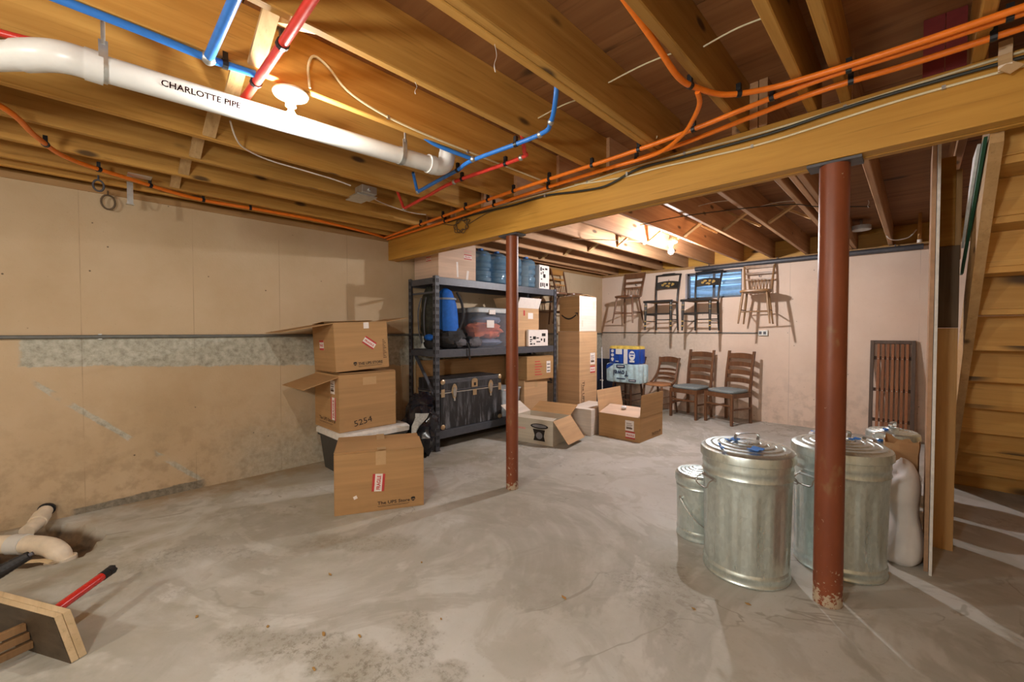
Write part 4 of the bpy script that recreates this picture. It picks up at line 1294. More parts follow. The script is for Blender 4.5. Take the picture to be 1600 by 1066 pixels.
def ladder_chair(label, loc, rz):
    t = thing('ladder_back_chair', label, 'chair', loc, rz)
    mt = 'chair_brown'
    for sx in (-1, 1):
        MB().bar((sx * .205, -.20, 0), (sx * .205, -.20, .43), .034, .034, (0, 1, 0)).build('leg', mt, t, bevel=.004)
        MB().loft([[Vector((sx * .19 + a * .016, y + b * .016, z)) for a, b in ((-1, -1), (1, -1), (1, 1), (-1, 1))] for y, z in ((.215, 0), (.20, .44), (.225, .70), (.275, .985), (.277, 1.0))]).build('leg', mt, t, bevel=.004)
        MB().box((sx * .197 - .01, -.184, .20), (sx * .197 + .01, .19, .225)).build('stretcher', mt, t)
        MB().box((sx * .20 - .011, -.184, .37), (sx * .20 + .011, .185, .43)).build('apron', mt, t)
    MB().box((-.188, -.212, .37), (.188, -.19, .43)).build('apron', mt, t)
    MB().box((-.175, .19, .37), (.175, .21, .43)).build('apron', mt, t)
    MB().box((-.188, -.207, .255), (.188, -.19, .28)).build('stretcher', mt, t)
    slab(super_outline(.43, .40, 6, 32, 1.0, .88), .432, .47, .012).build('seat_pad', 'seat_grey', t, smooth=True)
    for k, (z, y) in enumerate(((.575, .212), (.69, .226), (.805, .244), (.925, .266))):
        curved_rail(-.175, .175, y, z, .058 if k < 3 else .066, .013, .028, .014).build('back_slat', mt, t, smooth=True)
    return t
ladder_chair('ladder-back chair with grey seat, rightmost of the chairs standing by the back wall', (-1.90, 6.355, 0.0005), -20)
ladder_chair('ladder-back chair with grey seat, second from right by the back wall', (-2.425, 6.385, 0.0005), -12)

def bow_chair(label, loc, rz, mat, seat_mat):
    t = thing('bow_back_chair', label, 'chair', loc, rz)
    for sx in (-1, 1):
        leg_tube((sx * .16, -.16, .43), (sx * .185, -.19, 0), .018, .013).build('leg', mat, t, smooth=True)
        leg_tube((sx * .15, .16, .43), (sx * .17, .22, 0), .017, .013).build('leg', mat, t, smooth=True)
        MB().tube(smooth_path([(sx * .195, .03, .455), (sx * .20, .12, .50), (sx * .175, .19, .62), (sx * .17, .235, .76), (sx * .185, .26, .86)], 5), .016, 8).build('back_post', mat, t, smooth=True)
        for z in (.16, .26):
            MB().tube([(sx * .176, -.178, z), (sx * .163, .195, z)], .008, 8).build('stretcher', mat, t, smooth=True)
    for z in (.18, .27):
        MB().tube([(-.176, -.178, z), (.176, -.178, z)], .009, 8).build('stretcher', mat, t, smooth=True)
    slab(super_outline(.42, .41, 3.5), .432, .46).build('seat', seat_mat, t, smooth=True)
    curved_rail(-.175, .175, .245, .815, .075, .018, .03, .022).build('crest_rail', mat, t, smooth=True)
    curved_rail(-.165, .165, .205, .665, .028, .014, .025, .012).build('mid_rail', mat, t, smooth=True)
    curved_rail(-.165, .165, .195, .60, .028, .014, .025, .012).build('mid_rail', mat, t, smooth=True)
    curved_rail(-.16, .16, .185, .525, .026, .014, .025, .012).build('lower_rail', mat, t, smooth=True)
    return t
bow_chair('small brown chair with cane seat between the towel packs and grey-seated chairs', (-2.93, 6.40, 0.0005), -12, 'chair_brown', 'cane_seat')
bow_chair('dark wooden chair carrying the paper towel packs by the back wall', (-3.44, 6.32, 0.0005), -4, 'chair_dark', 'chair_dark')

# paper packs on the dark chair
t = thing('paper_towel_pack', 'pale blue wrapped paper towel pack lying upside down on the dark chair', 'paper towels', (-3.37, 6.17, 0.4615), -4)
def roll_outline(nx, ny, r, bump, n=7):
    """outline of nx by ny touching rolls under tight film"""
    pts = []
    w, d = nx * 2 * r, ny * 2 * r
    def side(p0, p1, cnt, nrm):
        for k in range(cnt * n):
            u = k / (cnt * n)
            b = bump * abs(math.sin(math.pi * u * cnt)) - bump * 0.5
            pts.append((p0[0] + (p1[0] - p0[0]) * u + nrm[0] * b, p0[1] + (p1[1] - p0[1]) * u + nrm[1] * b))
    side((-w / 2, -d / 2), (w / 2, -d / 2), nx, (0, -1))
    side((w / 2, -d / 2), (w / 2, d / 2), ny, (1, 0))
    side((w / 2, d / 2), (-w / 2, d / 2), nx, (0, 1))
    side((-w / 2, d / 2), (-w / 2, -d / 2), ny, (-1, 0))
    return pts
def pack(o, H, e=0.03):
    return MB().loft([[Vector((x * q, y * q, z)) for x, y in o] for q, z in ((.90, 0), (.97, e * .3), (1, e), (1, H - e), (.97, H - e * .3), (.90, H))])
o = roll_outline(5, 2, .062, .014)
pack(o, .30).build('wrapped_rolls', 'pack_cyan', t, smooth=True)
for ix in range(5):
    for iy in range(2):
        MB().lathe([(.001, .3015), (.045, .3015), (.052, .297)], ((ix - 2) * .122, (iy - .5) * .122, 0), 16).build('roll_end', 'pack_white', t, smooth=True)
f = Face((.31, -.1335, .30), (-1, 0, 0), (0, 0, -1))   # printed upside down
m = MB(); f.text(m, 'Towel', .20, .105, .125, up=.004, bold=.02, width=.27); m.build('lettering', 'navy', t)
m = MB(); f.rect(m, .25, .228, .16, .016, .004); m.build('print', 'navy', t)
m = MB(); f.rect(m, .26, .015, .16, .05, .004); m.build('dark_label', 'navy', t)
m = MB(); f.rect(m, .28, .033, .12, .012, .0048); m.build('print', 'pack_white', t)
m = MB(); m.prism([f.p(a, b, .004) for a, b in ((.46, .0), (.61, .10), (.61, .03), (.55, .0))], f.n, .0006); m.build('blue_corner', 'pack_blue', t)
m = MB(); f.rect(m, .06, .235, .13, .035, .004); m.build('dark_label', 'navy', t)
m = MB(); f.rect(m, .075, .247, .10, .010, .0048); m.build('print', 'pack_white', t)
t = thing('paper_towel_pack', 'blue and white paper towel pack with yellow top on the pale blue pack', 'paper towels', (-3.37, 6.17, .7645), -4)
o = roll_outline(4, 2, .0625, .012)
pack(o, .28).build('wrapped_rolls', 'pack_blue', t, smooth=True)
MB().loft([[Vector((x * q, y * q, z)) for x, y in o] for q, z in ((1.004, .235), (1.004, .255), (.975, .275), (.91, .283), (.5, .284))]).build('yellow_top', 'pack_yellow', t, smooth=True)
f = Face((-.25, -.131, 0), (1, 0, 0), (0, 0, 1))
m = MB(); f.rect(m, .125, .15, .12, .085, .004); m.build('white_panel', 'pack_white', t)
m = MB(); f.rect(m, .275, .0, .07, .235, .004); m.build('white_panel', 'pack_white', t)
m = MB(); ell(m, f, .425, .135, .055, .075, .004); m.build('white_panel', 'pack_white', t)
for k in range(3):
    m = MB(); ell(m, f, .065, .20 - .065 * k, .028, .026, .004, 12); m.build('white_dot', 'pack_white', t)
m = MB(); f.rect(m, .385, .155, .08, .018, .0048); f.rect(m, .40, .115, .05, .018, .0048); m.build('print', 'pack_blue', t, kind='stuff')
m = MB(); f.rect(m, .05, .035, .03, .02, .004); f.rect(m, .12, .03, .06, .012, .004); f.rect(m, .38, .03, .09, .03, .004); m.build('print', 'pack_white', t, kind='stuff')

# leaning things in the far corner
t = thing('white_pole', 'thin white pole leaning in the back corner behind the tall box', 'pole', (-3.70, 6.0, 0))
MB().tube([(-0.015, 0.0, 0.006), (-0.085, 0.08, 1.02)], .009, 8).build('pole', 'white_paint', t, smooth=True)
MB().box((-.105, .06, .46), (-.042, .07, .475)).build('crosspiece', 'white_paint', t)
t = thing('folding_table', 'dark folded table leaning against the wall behind the tall box', 'table', (-3.935, 6.33, 0))
MB().loft([[Vector((x, y + z * .18, z)) for x, y in ((-.24, 0), (.22, 0), (.22, .03), (-.24, .03))] for z in (0.004, .80)]).build('table_top', 'navy', t, bevel=.004)
MB().tube([(.2, -.018, .02), (.2, .12, .78)], .012, 8).build('folded_leg', 'iron_dark', t)

# slatted panel leaning on the back wall
t = thing('slatted_panel', 'dark framed panel of reddish vertical slats leaning on the back wall', 'panel', (-0.205, 6.58, 0.001), 0, rot=(math.radians(-7.4), 0, 0))
w, h = .40, 1.18
for a in (-w / 2, w / 2 - .035):
    MB().box((a, -.02, 0), (a + .035, .02, h)).build('frame_stile', 'slat_frame', t, bevel=.003)
for z in (0.0, h - .04):
    MB().box((-w / 2 + .036, -.018, z), (w / 2 - .036, .018, z + .04)).build('frame_rail', 'slat_frame', t, bevel=.003)
for k in range(7):
    a = -w / 2 + .062 + k * .0425
    s = MB().box((a, -.014, .042), (a + .026, .010, h - .042)).build('slat', 'slat_red', t, bevel=.002)
    for z in (.22, .58, .96):
        MB().lathe([(.001, 0), (.005, 0), (.004, .003)], (0, 0, 0), 8).build('nail', 'zinc', s).matrix_local = Matrix.Translation((a + .013, -.0145, z)) @ Matrix.Rotation(math.pi / 2, 4, 'X')
for z in (.21, .57, .95):
    MB().box((-w / 2 + .036, .0105, z), (w / 2 - .036, .018, z + .04)).build('cross_batten', 'slat_frame', t)

# ================================================================== GALVANIZED CANS
def can(label, loc, r, h, rz=0, flutes=15, side_handles=True, bail=False, tape=(), lid=True, lid_mat='galvanized', name='trash_can', grip=True):
    t = thing(name, label, 'trash can', loc, rz)
    hb = h - 0.035
    prof = [(.001, .012), (r * .885, .012), (r * .905, 0), (r * .935, .004), (r * .94, .010), (r * .915, .018), (r * .918, .038), (r * .935, .044), (r * .935, .052), (r * .915, .060), (r * .908, h * .10)]
    zs = [h * .10 + (h * .72 - h * .10) * k / 8 for k in range(9)]
    prof += [(r * (.905 + .055 * (z / h)), z) for z in zs]
    prof += [(r * .955, h * .765), (r * .96, h * .79), (r * .98, h * .80), (r * .96, h * .815), (r * .96, h * .85), (r * .975, h * .86), (r * .965, h * .875), (r * .97, hb)]
    def mod(i, u, z):
        if flutes == 0 or z < h * .105 or z > h * .725:
            return 1.0
        e = min(1, min((z - h * .10) / .03, (h * .73 - z) / .03))
        q = (u * flutes) % 1.0
        v = 0.0 if q < .5 else 1.0
        if .42 < q < .5: v = (q - .42) / .08
        if q > .92: v = (1 - q) / .08
        return 1 - .034 * v * max(0, e)
    MB().lathe(prof, n=max(48, flutes * 8), mod=mod).build('can_body', 'galvanized', t, smooth=True)
    if lid:
        lp = [(r * 1.005, h - .055), (r * 1.02, h - .052), (r * 1.015, h - .02), (r * 1.0, h - .010), (r * .96, h - .006)]
        n = 5
        for k in range(n):
            q = .90 - .16 * k
            z = h - .004 + .030 * (k + 1) / n
            lp += [(r * (q + .015), z - .003), (r * q, z + .002), (r * (q - .10), z + .004), (r * (q - .115), z)]
        lp += [(r * .16, h + .028), (.001, h + .028)]
        L = MB().lathe(lp, n=48).build('lid', lid_mat, t, smooth=True)
        if grip:
            pts = smooth_path([(-.062, 0, h + .030), (-.066, 0, h + .05), (-.045, 0, h + .066), (.045, 0, h + .066), (.066, 0, h + .05), (.062, 0, h + .030)], 4)
            MB().loft([[p + Vector((0, -.011, 0)), p + Vector((0, .011, 0)), p + Vector((.0, .011, .004)), p + Vector((0, -.011, .004))] for p in pts]).build('lid_handle', 'galv_plain', L, smooth=True)
        for (a, d, sx, sy, rr) in tape:
            z = h + .030 - .028 * (d / 1.0) + .008
            f = Face((r * d * math.cos(a), r * d * math.sin(a), z), (math.cos(rr), math.sin(rr), 0), (-math.sin(rr), math.cos(rr), 0))
            m = MB()
            m.loft([[f.p(u * sx - sx / 2, (-sy / 2) * (1 + .1 * math.sin(9 * u)), .004 * math.sin(7 * u)), f.p(u * sx - sx / 2, sy / 2 * (1 + .15 * math.sin(7 * u)), .004 * math.sin(7 * u + 1)), f.p(u * sx - sx / 2, sy / 2, .004 * math.sin(7 * u + 1) + .0015), f.p(u * sx - sx / 2, -sy / 2, .004 * math.sin(7 * u) + .0015)] for u in [q / 5 for q in range(6)]])
            m.build('blue_tape', 'tape_blue', L)
    if side_handles:
        for a in (0, math.pi):
            ca, sa = math.cos(a), math.sin(a)
            rr = r * .965
            def q(t_, o_, z):
                return (ca * (rr + o_) - sa * t_, sa * (rr + o_) + ca * t_, z)
            z = h * .76
            mnt = MB()
            mnt.tube([q(-.055, -.004, z), q(.055, -.004, z)], .010, 8)
            k = mnt.build('handle_mount', 'galv_plain', t, smooth=True)
            MB().tube(smooth_path([q(-.05, .006, z), q(-.052, .03, z - .012), q(-.045, .042, z - .04), q(.045, .042, z - .04), q(.052, .03, z - .012), q(.05, .006, z)], 4), .0035, 6).build('side_handle', 'zinc', k, smooth=True)
    if bail:
        pts = []
        for k in range(13):
            a = math.pi * k / 12
            pts.append((r * 1.02 * math.cos(a), -r * 1.03 * math.sin(a) - .004, h * .62 - .16 * math.sin(a)))
        MB().tube(pts, .0035, 6).build('bail_handle', 'zinc', t, smooth=True)
        for s in (-1, 1):
            MB().lathe([(.001, 0), (.014, 0), (.014, .008), (.001, .01)], (0, 0, 0), 10).build('bail_ear', 'galv_plain', t).matrix_local = Matrix.Translation((s * r * .945, 0, h * .62)) @ Matrix.Rotation(s * math.pi / 2, 4, 'Y')
    return t
PI = math.pi
can('large galvanized can with a patch of blue tape, standing left of the rust-red post', (-.648, 2.485, .0005), .222, .665, 50, tape=((-1.9, .62, .07, .055, .5), (2.6, .35, .07, .022, .3), (2.9, .25, .06, .02, 0.5), (-2.9, .8, .10, .012, 1.2)))
can('large fluted galvanized can standing directly behind the rust-red post', (-.293, 2.895, .0005), .222, .665, 58, flutes=15, tape=((.7, .93, .10, .03, .4), (-.5, .3, .06, .03, .1)))
can('small galvanized pail with wire bail behind the left large can', (-.968, 2.70, .0005), .142, .40, 60, flutes=0, side_handles=False, bail=True, grip=False)
can('small galvanized can with flat pale lid behind the post, nearest the back wall', (-.475, 4.15, .0005), .148, .465, 10, flutes=0, side_handles=False, bail=True, lid_mat='steel_white_lid', grip=False, tape=((3.6, .8, .06, .03, .2),))
can('small galvanized can with blue tape on lid, in the middle of the rear cans', (-.165, 4.06, .0005), .150, .475, 35, flutes=0, side_handles=False, bail=True, tape=((3.9, .5, .06, .03, .6),))
can('small galvanized can farthest back beside the stair partition', (-.125, 4.42, .0005), .160, .50, 80, flutes=0, side_handles=False, bail=True, tape=((2.9, .6, .05, .03, .2),))
can('small galvanized can directly behind the fluted can, beside the paper bag', (-.215, 3.66, .0005), .150, .50, 120, flutes=0, side_handles=False, bail=True)

# sacks
t = thing('white_sack', 'white plastic sack slumped on the floor beside the fluted can', 'sack', (-.035, 3.20, .0))
rings = []
prof = [(.0, .085), (.025, .110), (.06, .116), (.10, .112), (.14, .104), (.18, .095), (.22, .085), (.25, .079), (.28, .081), (.32, .086), (.36, .094), (.40, .099), (.44, .097), (.47, .090), (.50, .074), (.515, .05), (.525, .015)]
for i, (z, r) in enumerate(prof):
    rings.append([Vector(((r * .82 * (1 + .12 * mnoise.noise(Vector((math.cos(a) * 1.6, math.sin(a) * 1.6, z * 6)))) * math.cos(a)) + .012 * math.sin(z * 9) - .012, r * 1.15 * (1 + .20 * mnoise.noise(Vector((math.cos(a) * 2, z * 11, math.sin(a) * 2)))) * math.sin(a), z + .045 * (z / .53) * math.sin(a * 1 + .6) + .001 * (z == 0))) for a in [2 * PI * k / 28 for k in range(28)]])
MB().loft(rings).build('sack_body', 'sack_white', t, smooth=True)
t = thing('paper_sack', 'brown paper sack with crumpled open top behind the white sack', 'sack', (-.055, 3.435, .0))
rings = []
for i, (z, q) in enumerate(((0, 1), (.2, 1.0), (.45, .99), (.56, 1.0), (.60, 1.06), (.625, 1.02), (.60, .93), (.50, .90))):
    ring = []
    for k in range(32):
        a = 2 * PI * k / 32
        c, s = math.cos(a), math.sin(a)
        sq = 1 / max(abs(c), abs(s)) ** .75
        jag = .035 * mnoise.noise(Vector((c * 3, s * 3, i * .3))) if z > .5 else .004 * mnoise.noise(Vector((c * 3, s * 3, z * 8)))
        ring.append(Vector((.078 * q * sq * c * (1 + jag), .075 * q * sq * s * (1 + jag), z + (jag if z > .5 else 0) + .001)))
    rings.append(ring)
MB().loft(rings, cap=False).build('bag_body', 'paper_bag', t, smooth=True)
MB().tube([(-.066, -.078, .56), (-.066, -.080, .42)], .003, 6).build('string', 'cable_white', t)


# ================================================================== PIPES UNDER THE JOISTS
t = thing('drain_pipe', 'white plastic drain pipe hung along the joists beside the front bulb', 'pipe', (-2.035, .7, 2.21))
PO = Vector(t.location)
A, B = Vector((-2.035, .03, 2.185)), Vector((-2.035, 1.445, 2.244))
MB().tube([A, B], .044, 24).build('pipe', 'pvc', t, smooth=True, off=PO)
dn = Vector((-.72, -.69, -.01)).normalized()
e0 = Vector((-2.035, -.05, 2.182))
bend = smooth_path([A + Vector((0, .02, 0)), A + Vector((-.002, -.035, 0)), A + Vector((-.028, -.085, -.001)), A + Vector((-.028, -.085, -.001)) + dn * .085], 5)
MB().tube(bend, .0485, 24).build('elbow', 'pvc', t, smooth=True, off=PO)
MB().tube([A + Vector((0, .045, 0)), A + Vector((0, .0, 0))], .052, 24).build('collar', 'pvc', t, smooth=True, off=PO)
E1 = A + Vector((-.028, -.085, -.001)) + dn * .08
MB().tube([E1, E1 + dn * .9], .044, 24).build('pipe', 'pvc', t, smooth=True, off=PO)
MB().tube(smooth_path([B + Vector((0, -.01, 0)), B + Vector((0, .04, .002)), B + Vector((.004, .085, .03)), B + Vector((.006, .10, .09))], 5), .0485, 24).build('elbow', 'pvc', t, smooth=True, off=PO)
MB().tube([B + Vector((0, -.035, 0)), B + Vector((0, .005, 0))], .052, 24).build('collar', 'pvc', t, smooth=True, off=PO)
MB().tube([B + Vector((.006, .10, .085)), B + Vector((.006, .10, .28))], .044, 20).build('pipe', 'pvc', t, smooth=True, off=PO)
def pipe_text(txt, y0, wid, size, ang, mat, r=.0455):
    xs, ys, fs = text_mb(txt, size, 0.018)
    k = wid / max(xs)
    m = MB()
    vs = []
    for x, y in zip(xs, ys):
        a = ang + y / r
        yy = y0 + x * k
        c = A + (B - A) * ((yy - A.y) / (B.y - A.y))
        vs.append(c + Vector((r * math.cos(a), 0, r * math.sin(a))))
    m.add(vs, fs)
    m.build('lettering', mat, t, off=PO)
pipe_text('CHARLOTTE PIPE', .225, .25, .031, math.radians(-22), 'print_red')
for y in (.075, 1.235):
    c = A + (B - A) * ((y - A.y) / (B.y - A.y))
    ring = [[c + Vector((rr * math.cos(a), q, rr * math.sin(a))) for a in [2 * PI * k / 24 for k in range(24)]] for rr, q in ((.0455, -.012), (.0475, -.012), (.0475, .012), (.0455, .012))]
    hg = MB().loft(ring, cap=False).build('hanger_strap', 'galv_plain', t, smooth=True, off=PO)
    MB().box((c.x - .002 + .045, y - .012, c.z), (c.x + .003 + .045, y + .012, c.z + .075)).build('strap_end', 'galv_plain', hg, off=PO)
    MB().tube([(c.x + .045, y, c.z + .06), (c.x + .045, y, 2.43)], .006, 8).build('hanger_rod', 'zinc', hg, smooth=True, off=PO)

def pex(name, label, pts, r, mat, clips=(), k=5, sm=True, joints=()):
    p = smooth_path(pts, k) if sm else [Vector(q) for q in pts]
    base = Vector(p[0])
    t = thing(name, label, 'pipe', base)
    MB().tube(p, r, 12).build('tube', mat, t, smooth=True, off=base)
    L = [0]
    for a, b in zip(p[:-1], p[1:]):
        L.append(L[-1] + (b - a).length)
    def at(u):
        d = u * L[-1]
        for i in range(len(p) - 1):
            if L[i + 1] >= d:
                w = (d - L[i]) / max(1e-6, L[i + 1] - L[i])
                return p[i] + (p[i + 1] - p[i]) * w, (p[i + 1] - p[i]).normalized()
        return p[-1], (p[-1] - p[-2]).normalized()
    for u in clips:
        c, d = at(u)
        q = MB()
        q.tube([c - d * .009, c + d * .009], r * 1.32, 10)
        o = q.build('clip', 'clip_black', t, off=base)
        MB().box((c.x - .009, c.y - .009, c.z + r), (c.x + .009, c.y + .009, c.z + r + .03)).build('clip_nail', 'clip_black', o, off=base)
    for q in joints:
        q = Vector(q)
        MB().loft(lumpy(1.1, (r * 1.5, r * 1.5, r * 1.5), q, 10, 6, 0.0)).build('fitting', 'zinc', t, smooth=True, off=base)
    return t
ZP = 2.285
pex('orange_pipe', 'upper orange pipe running under the joists in front of the beam', [(-4.12, 2.30, ZP), (-3.1, 2.235, ZP), (-2.1, 2.18, ZP), (-1.05, 2.165, ZP), (-.34, 2.075, ZP), (.01, 2.085, ZP), (.6, 2.09, ZP)], .0115, 'pex_orange', clips=(.16, .24, .31, .37, .43, .50, .57, .635, .70, .775, .83, .915))
pex('orange_pipe', 'lower orange pipe running beside the upper one close to the beam', [(-4.14, 2.345, ZP - .008), (-3.0, 2.33, ZP - .004), (-1.9, 2.29, ZP), (-1.02, 2.275, ZP), (-.36, 2.165, ZP - .004), (.01, 2.19, ZP), (.6, 2.18, ZP)], .0115, 'pex_orange', clips=(.22, .36, .48, .62, .83, .91))
pex('orange_pipe', 'orange pipe curving down from a joist bay to join the pair at the beam', [(-.690, 1.05, 2.37), (-.690, 1.44, 2.315), (-.690, 1.66, 2.280), (-.665, 1.80, ZP), (-.60, 1.93, ZP + .002), (-.47, 2.005, ZP + .004), (-.30, 2.032, ZP + .002), (.0, 2.048, ZP), (.6, 2.052, ZP)], .0115, 'pex_orange', clips=(.33, .45,))
pex('orange_pipe', 'short orange branch pipe looping between curved pipe and lower pipe', [(-.67, 1.80, ZP - .012), (-.69, 1.88, ZP - .022), (-.76, 1.99, ZP - .027), (-.86, 2.11, ZP - .028), (-1.04, 2.225, ZP - .028), (-1.3, 2.24, ZP - .022)], .0105, 'pex_orange')
pex('orange_pipe', 'orange pipe sagging across the joists along the top of the left wall', [(-2.65, -.45, 2.27), (-2.86, -.21, 2.25), (-3.18, -.13, 2.255), (-3.50, -.02, 2.268), (-3.73, .23, ZP), (-3.93, .62, ZP), (-3.92, 1.03, ZP), (-3.92, 1.53, ZP), (-4.04, 2.1, ZP), (-4.12, 2.28, ZP)], .0125, 'pex_orange', clips=(.22, .34, .43, .53, .62))
# blue water lines
pex('blue_pipe', 'thick blue pipe crossing below the joists at the top left', [(-1.10, .34, 2.284), (-1.885, .35, 2.284)], .0165, 'pex_blue', k=1, clips=(.42,), joints=((-1.888, .35, 2.284),))
pex('blue_pipe', 'blue pipe running along a joist edge above the white drain pipe', [(-1.895, -.05, 2.292), (-1.892, .16, 2.29), (-1.89, .33, 2.284), (-1.89, .37, 2.284), (-1.885, .50, 2.29)], .0135, 'pex_blue', clips=(.82,))
pex('blue_pipe', 'blue pipe crossing joists past the drain pipe elbow and rising at its end', [(-2.56, 1.69, 2.27), (-2.2, 1.65, 2.27), (-2.03, 1.635, 2.272), (-1.87, 1.61, 2.275), (-1.41, 1.655, 2.285), (-1.285, 1.60, 2.29), (-1.20, 1.53, 2.35), (-1.17, 1.50, 2.44)], .0115, 'pex_blue', clips=(.34, .66,), joints=((-1.86, 1.60, 2.275), (-1.40, 1.655, 2.285), (-1.285, 1.60, 2.29), (-2.56, 1.69, 2.27)))
pex('blue_pipe', 'short blue pipe dropping beside the drain pipe elbow', [(-2.48, 1.60, 2.36), (-2.56, 1.685, 2.275)], .011, 'pex_blue', k=1)
pex('blue_pipe', 'short blue pipe behind the drain pipe elbow running up into the joists', [(-1.87, 1.595, 2.28), (-1.905, 1.37, 2.30), (-1.90, 1.25, 2.33)], .011, 'pex_blue')
# red water lines
pex('red_pipe', 'thick red pipe crossing below the joists beside the front bulb', [(-1.0, .50, 2.278), (-1.33, .505, 2.278), (-1.60, .51, 2.278), (-2.1, .515, 2.282), (-2.25, .515, 2.285)], .0165, 'pex_red', clips=(.48, .74))
pex('red_pipe', 'dark red pipe entering at the top left above the white drain pipe', [(-2.27, -.40, 2.29), (-2.25, -.16, 2.292), (-2.21, .03, 2.296), (-2.19, .2, 2.29)], .013, 'pex_red')
pex('red_pipe', 'red pipe crossing joists below the drain pipe elbow and rising at its end', [(-3.0, 1.85, 2.275), (-2.6, 1.80, 2.275), (-2.23, 1.755, 2.275), (-1.67, 1.79, 2.28), (-1.60, 1.755, 2.29), (-1.53, 1.66, 2.33)], .0115, 'pex_red', clips=(.55, .79), joints=((-3.0, 1.85, 2.275), (-1.655, 1.787, 2.28), (-2.23, 1.755, 2.275)))
pex('red_pipe', 'short red pipe rising at the left end of the crossing red pipe', [(-2.86, 1.70, 2.36), (-3.0, 1.845, 2.28)], .011, 'pex_red', k=1)

# ------------------------------------------------------------------ cables
def cable(name, label, pts, r, mat, k=5, staples=(), flat=1.0):
    p = smooth_path(pts, k)
    base = Vector(p[0])
    t = thing(name, label, 'cable', base)
    MB().tube(p, r, 8).build('sheath', mat, t, smooth=True, off=base)
    for i in staples:
        c = p[int(i * (len(p) - 1))]
        MB().box((c.x - .006, c.y - r * 1.3, c.z - r * 1.5), (c.x + .006, c.y + r * 1.0, c.z + r * 1.5)).build('staple', 'zinc', t, off=base)
    return t
YB_ = 2.378
cable('cable', 'upper cream cable stapled along the face of the beam', [(.6, YB_, 2.285), (.26, YB_, 2.288), (-.08, YB_, 2.281), (-.54, YB_, 2.268), (-1.22, YB_, 2.286), (-1.69, YB_, 2.278), (-2.2, YB_, 2.290), (-3.0, YB_, 2.296)], .0052, 'cable_cream', staples=(.35, .52, .7))
cable('cable', 'black cable snaking along the face of the beam between cream cables', [(.6, YB_ - .0125, 2.258), (.25, YB_ - .0125, 2.262), (-.08, YB_ - .0125, 2.268), (-.3, YB_ - .0125, 2.262), (-.54, YB_ - .0125, 2.248), (-.9, YB_ - .0125, 2.255), (-1.22, YB_ - .0125, 2.262), (-1.38, YB_ - .0125, 2.225), (-1.49, YB_ - .0125, 2.212), (-1.70, YB_ - .0125, 2.232), (-1.95, YB_ - .0125, 2.262), (-2.29, YB_ - .0125, 2.262), (-2.7, YB_ - .0125, 2.278), (-3.1, YB_ - .0125, 2.282)], .0072, 'cable_black', staples=(.5, .78))
cable('cable', 'lower cream cable stapled along the face of the beam', [(.6, YB_, 2.23), (.25, YB_, 2.236), (-.08, YB_, 2.236), (-.54, YB_, 2.214), (-.85, YB_, 2.224), (-1.10, YB_, 2.238), (-1.30, YB_, 2.24), (-1.5, YB_, 2.258), (-1.7, YB_, 2.285)], .0050, 'cable_cream', staples=(.22, .42))
pts = []
for k in range(46):
    a = k * 2 * PI / 13
    rr = .055 + .018 * math.sin(k * 1.7)
    pts.append((-2.90 + (rr + .03) * math.cos(a) + .012 * math.sin(k * .9), YB_ - .004 - .0005 * k, 2.215 + rr * math.sin(a)))
cable('cable_coil', 'coil of thin brown wire hanging on the beam near the left wall', [(-2.35, YB_, 2.275), (-2.6, YB_, 2.262)] + pts + [(-3.08, YB_ - .02, 2.25), (-3.2, YB_ - .02, 2.285)], .0032, 'cable_brown', k=3)
cable('cable', 'looped cream cable running from bulb holder along the amber joist', [(-1.868, .70, 2.312), (-1.868, .695, 2.40), (-1.868, .72, 2.455), (-1.868, .78, 2.435), (-1.868, .86, 2.37), (-1.872, 1.0, 2.335), (-1.874, 1.2, 2.318), (-1.874, 1.5, 2.315), (-1.874, 1.9, 2.318), (-1.874, 2.3, 2.32)], .0055, 'cable_cream', staples=(.62, .8))
cable('cable', 'thin pale cable running across left joists to the metal junction box', [(-2.55, .56, 2.36), (-2.62, .60, 2.31), (-2.70, .66, 2.296), (-2.78, .80, 2.297), (-2.80, 1.0, 2.297), (-2.82, 1.2, 2.297), (-2.84, 1.33, 2.292)], .0045, 'cable_white')
cable('cable', 'pale cable from the junction box toward the orange pipes', [(-2.92, 1.50, 2.282), (-3.06, 1.70, 2.296), (-3.09, 1.95, 2.285), (-3.09, 2.12, 2.297)], .0045, 'cable_white')
cable('cable', 'white cable drooping from the back bulb holder to the left joists', [(-2.12, 4.66, 2.315), (-2.2, 4.55, 2.297), (-2.45, 4.1, 2.29), (-2.75, 3.8, 2.297)], .0042, 'cable_white')
cable('cable', 'looped wire rising above the back bulb holder', [(-2.05, 4.70, 2.33), (-1.99, 4.66, 2.47), (-1.94, 4.60, 2.50), (-1.90, 4.68, 2.40), (-1.93, 4.75, 2.33)], .0042, 'cable_brown')
cable('cable', 'white cable drooping between joist and pipe stub near the partition', [(-.27, 6.0, 2.37), (-.24, 6.05, 2.29), (-.18, 6.1, 2.26), (-.08, 6.15, 2.28), (-.02, 6.2, 2.36)], .0055, 'cable_white')
cable('cable', 'thin dark wire slung across the back joists', [(-1.92, 3.75, 2.298), (-1.5, 3.72, 2.296), (-1.0, 3.85, 2.296), (-.72, 4.0, 2.297), (-.60, 4.2, 2.297), (-.29, 4.5, 2.298)], .004, 'cable_black')

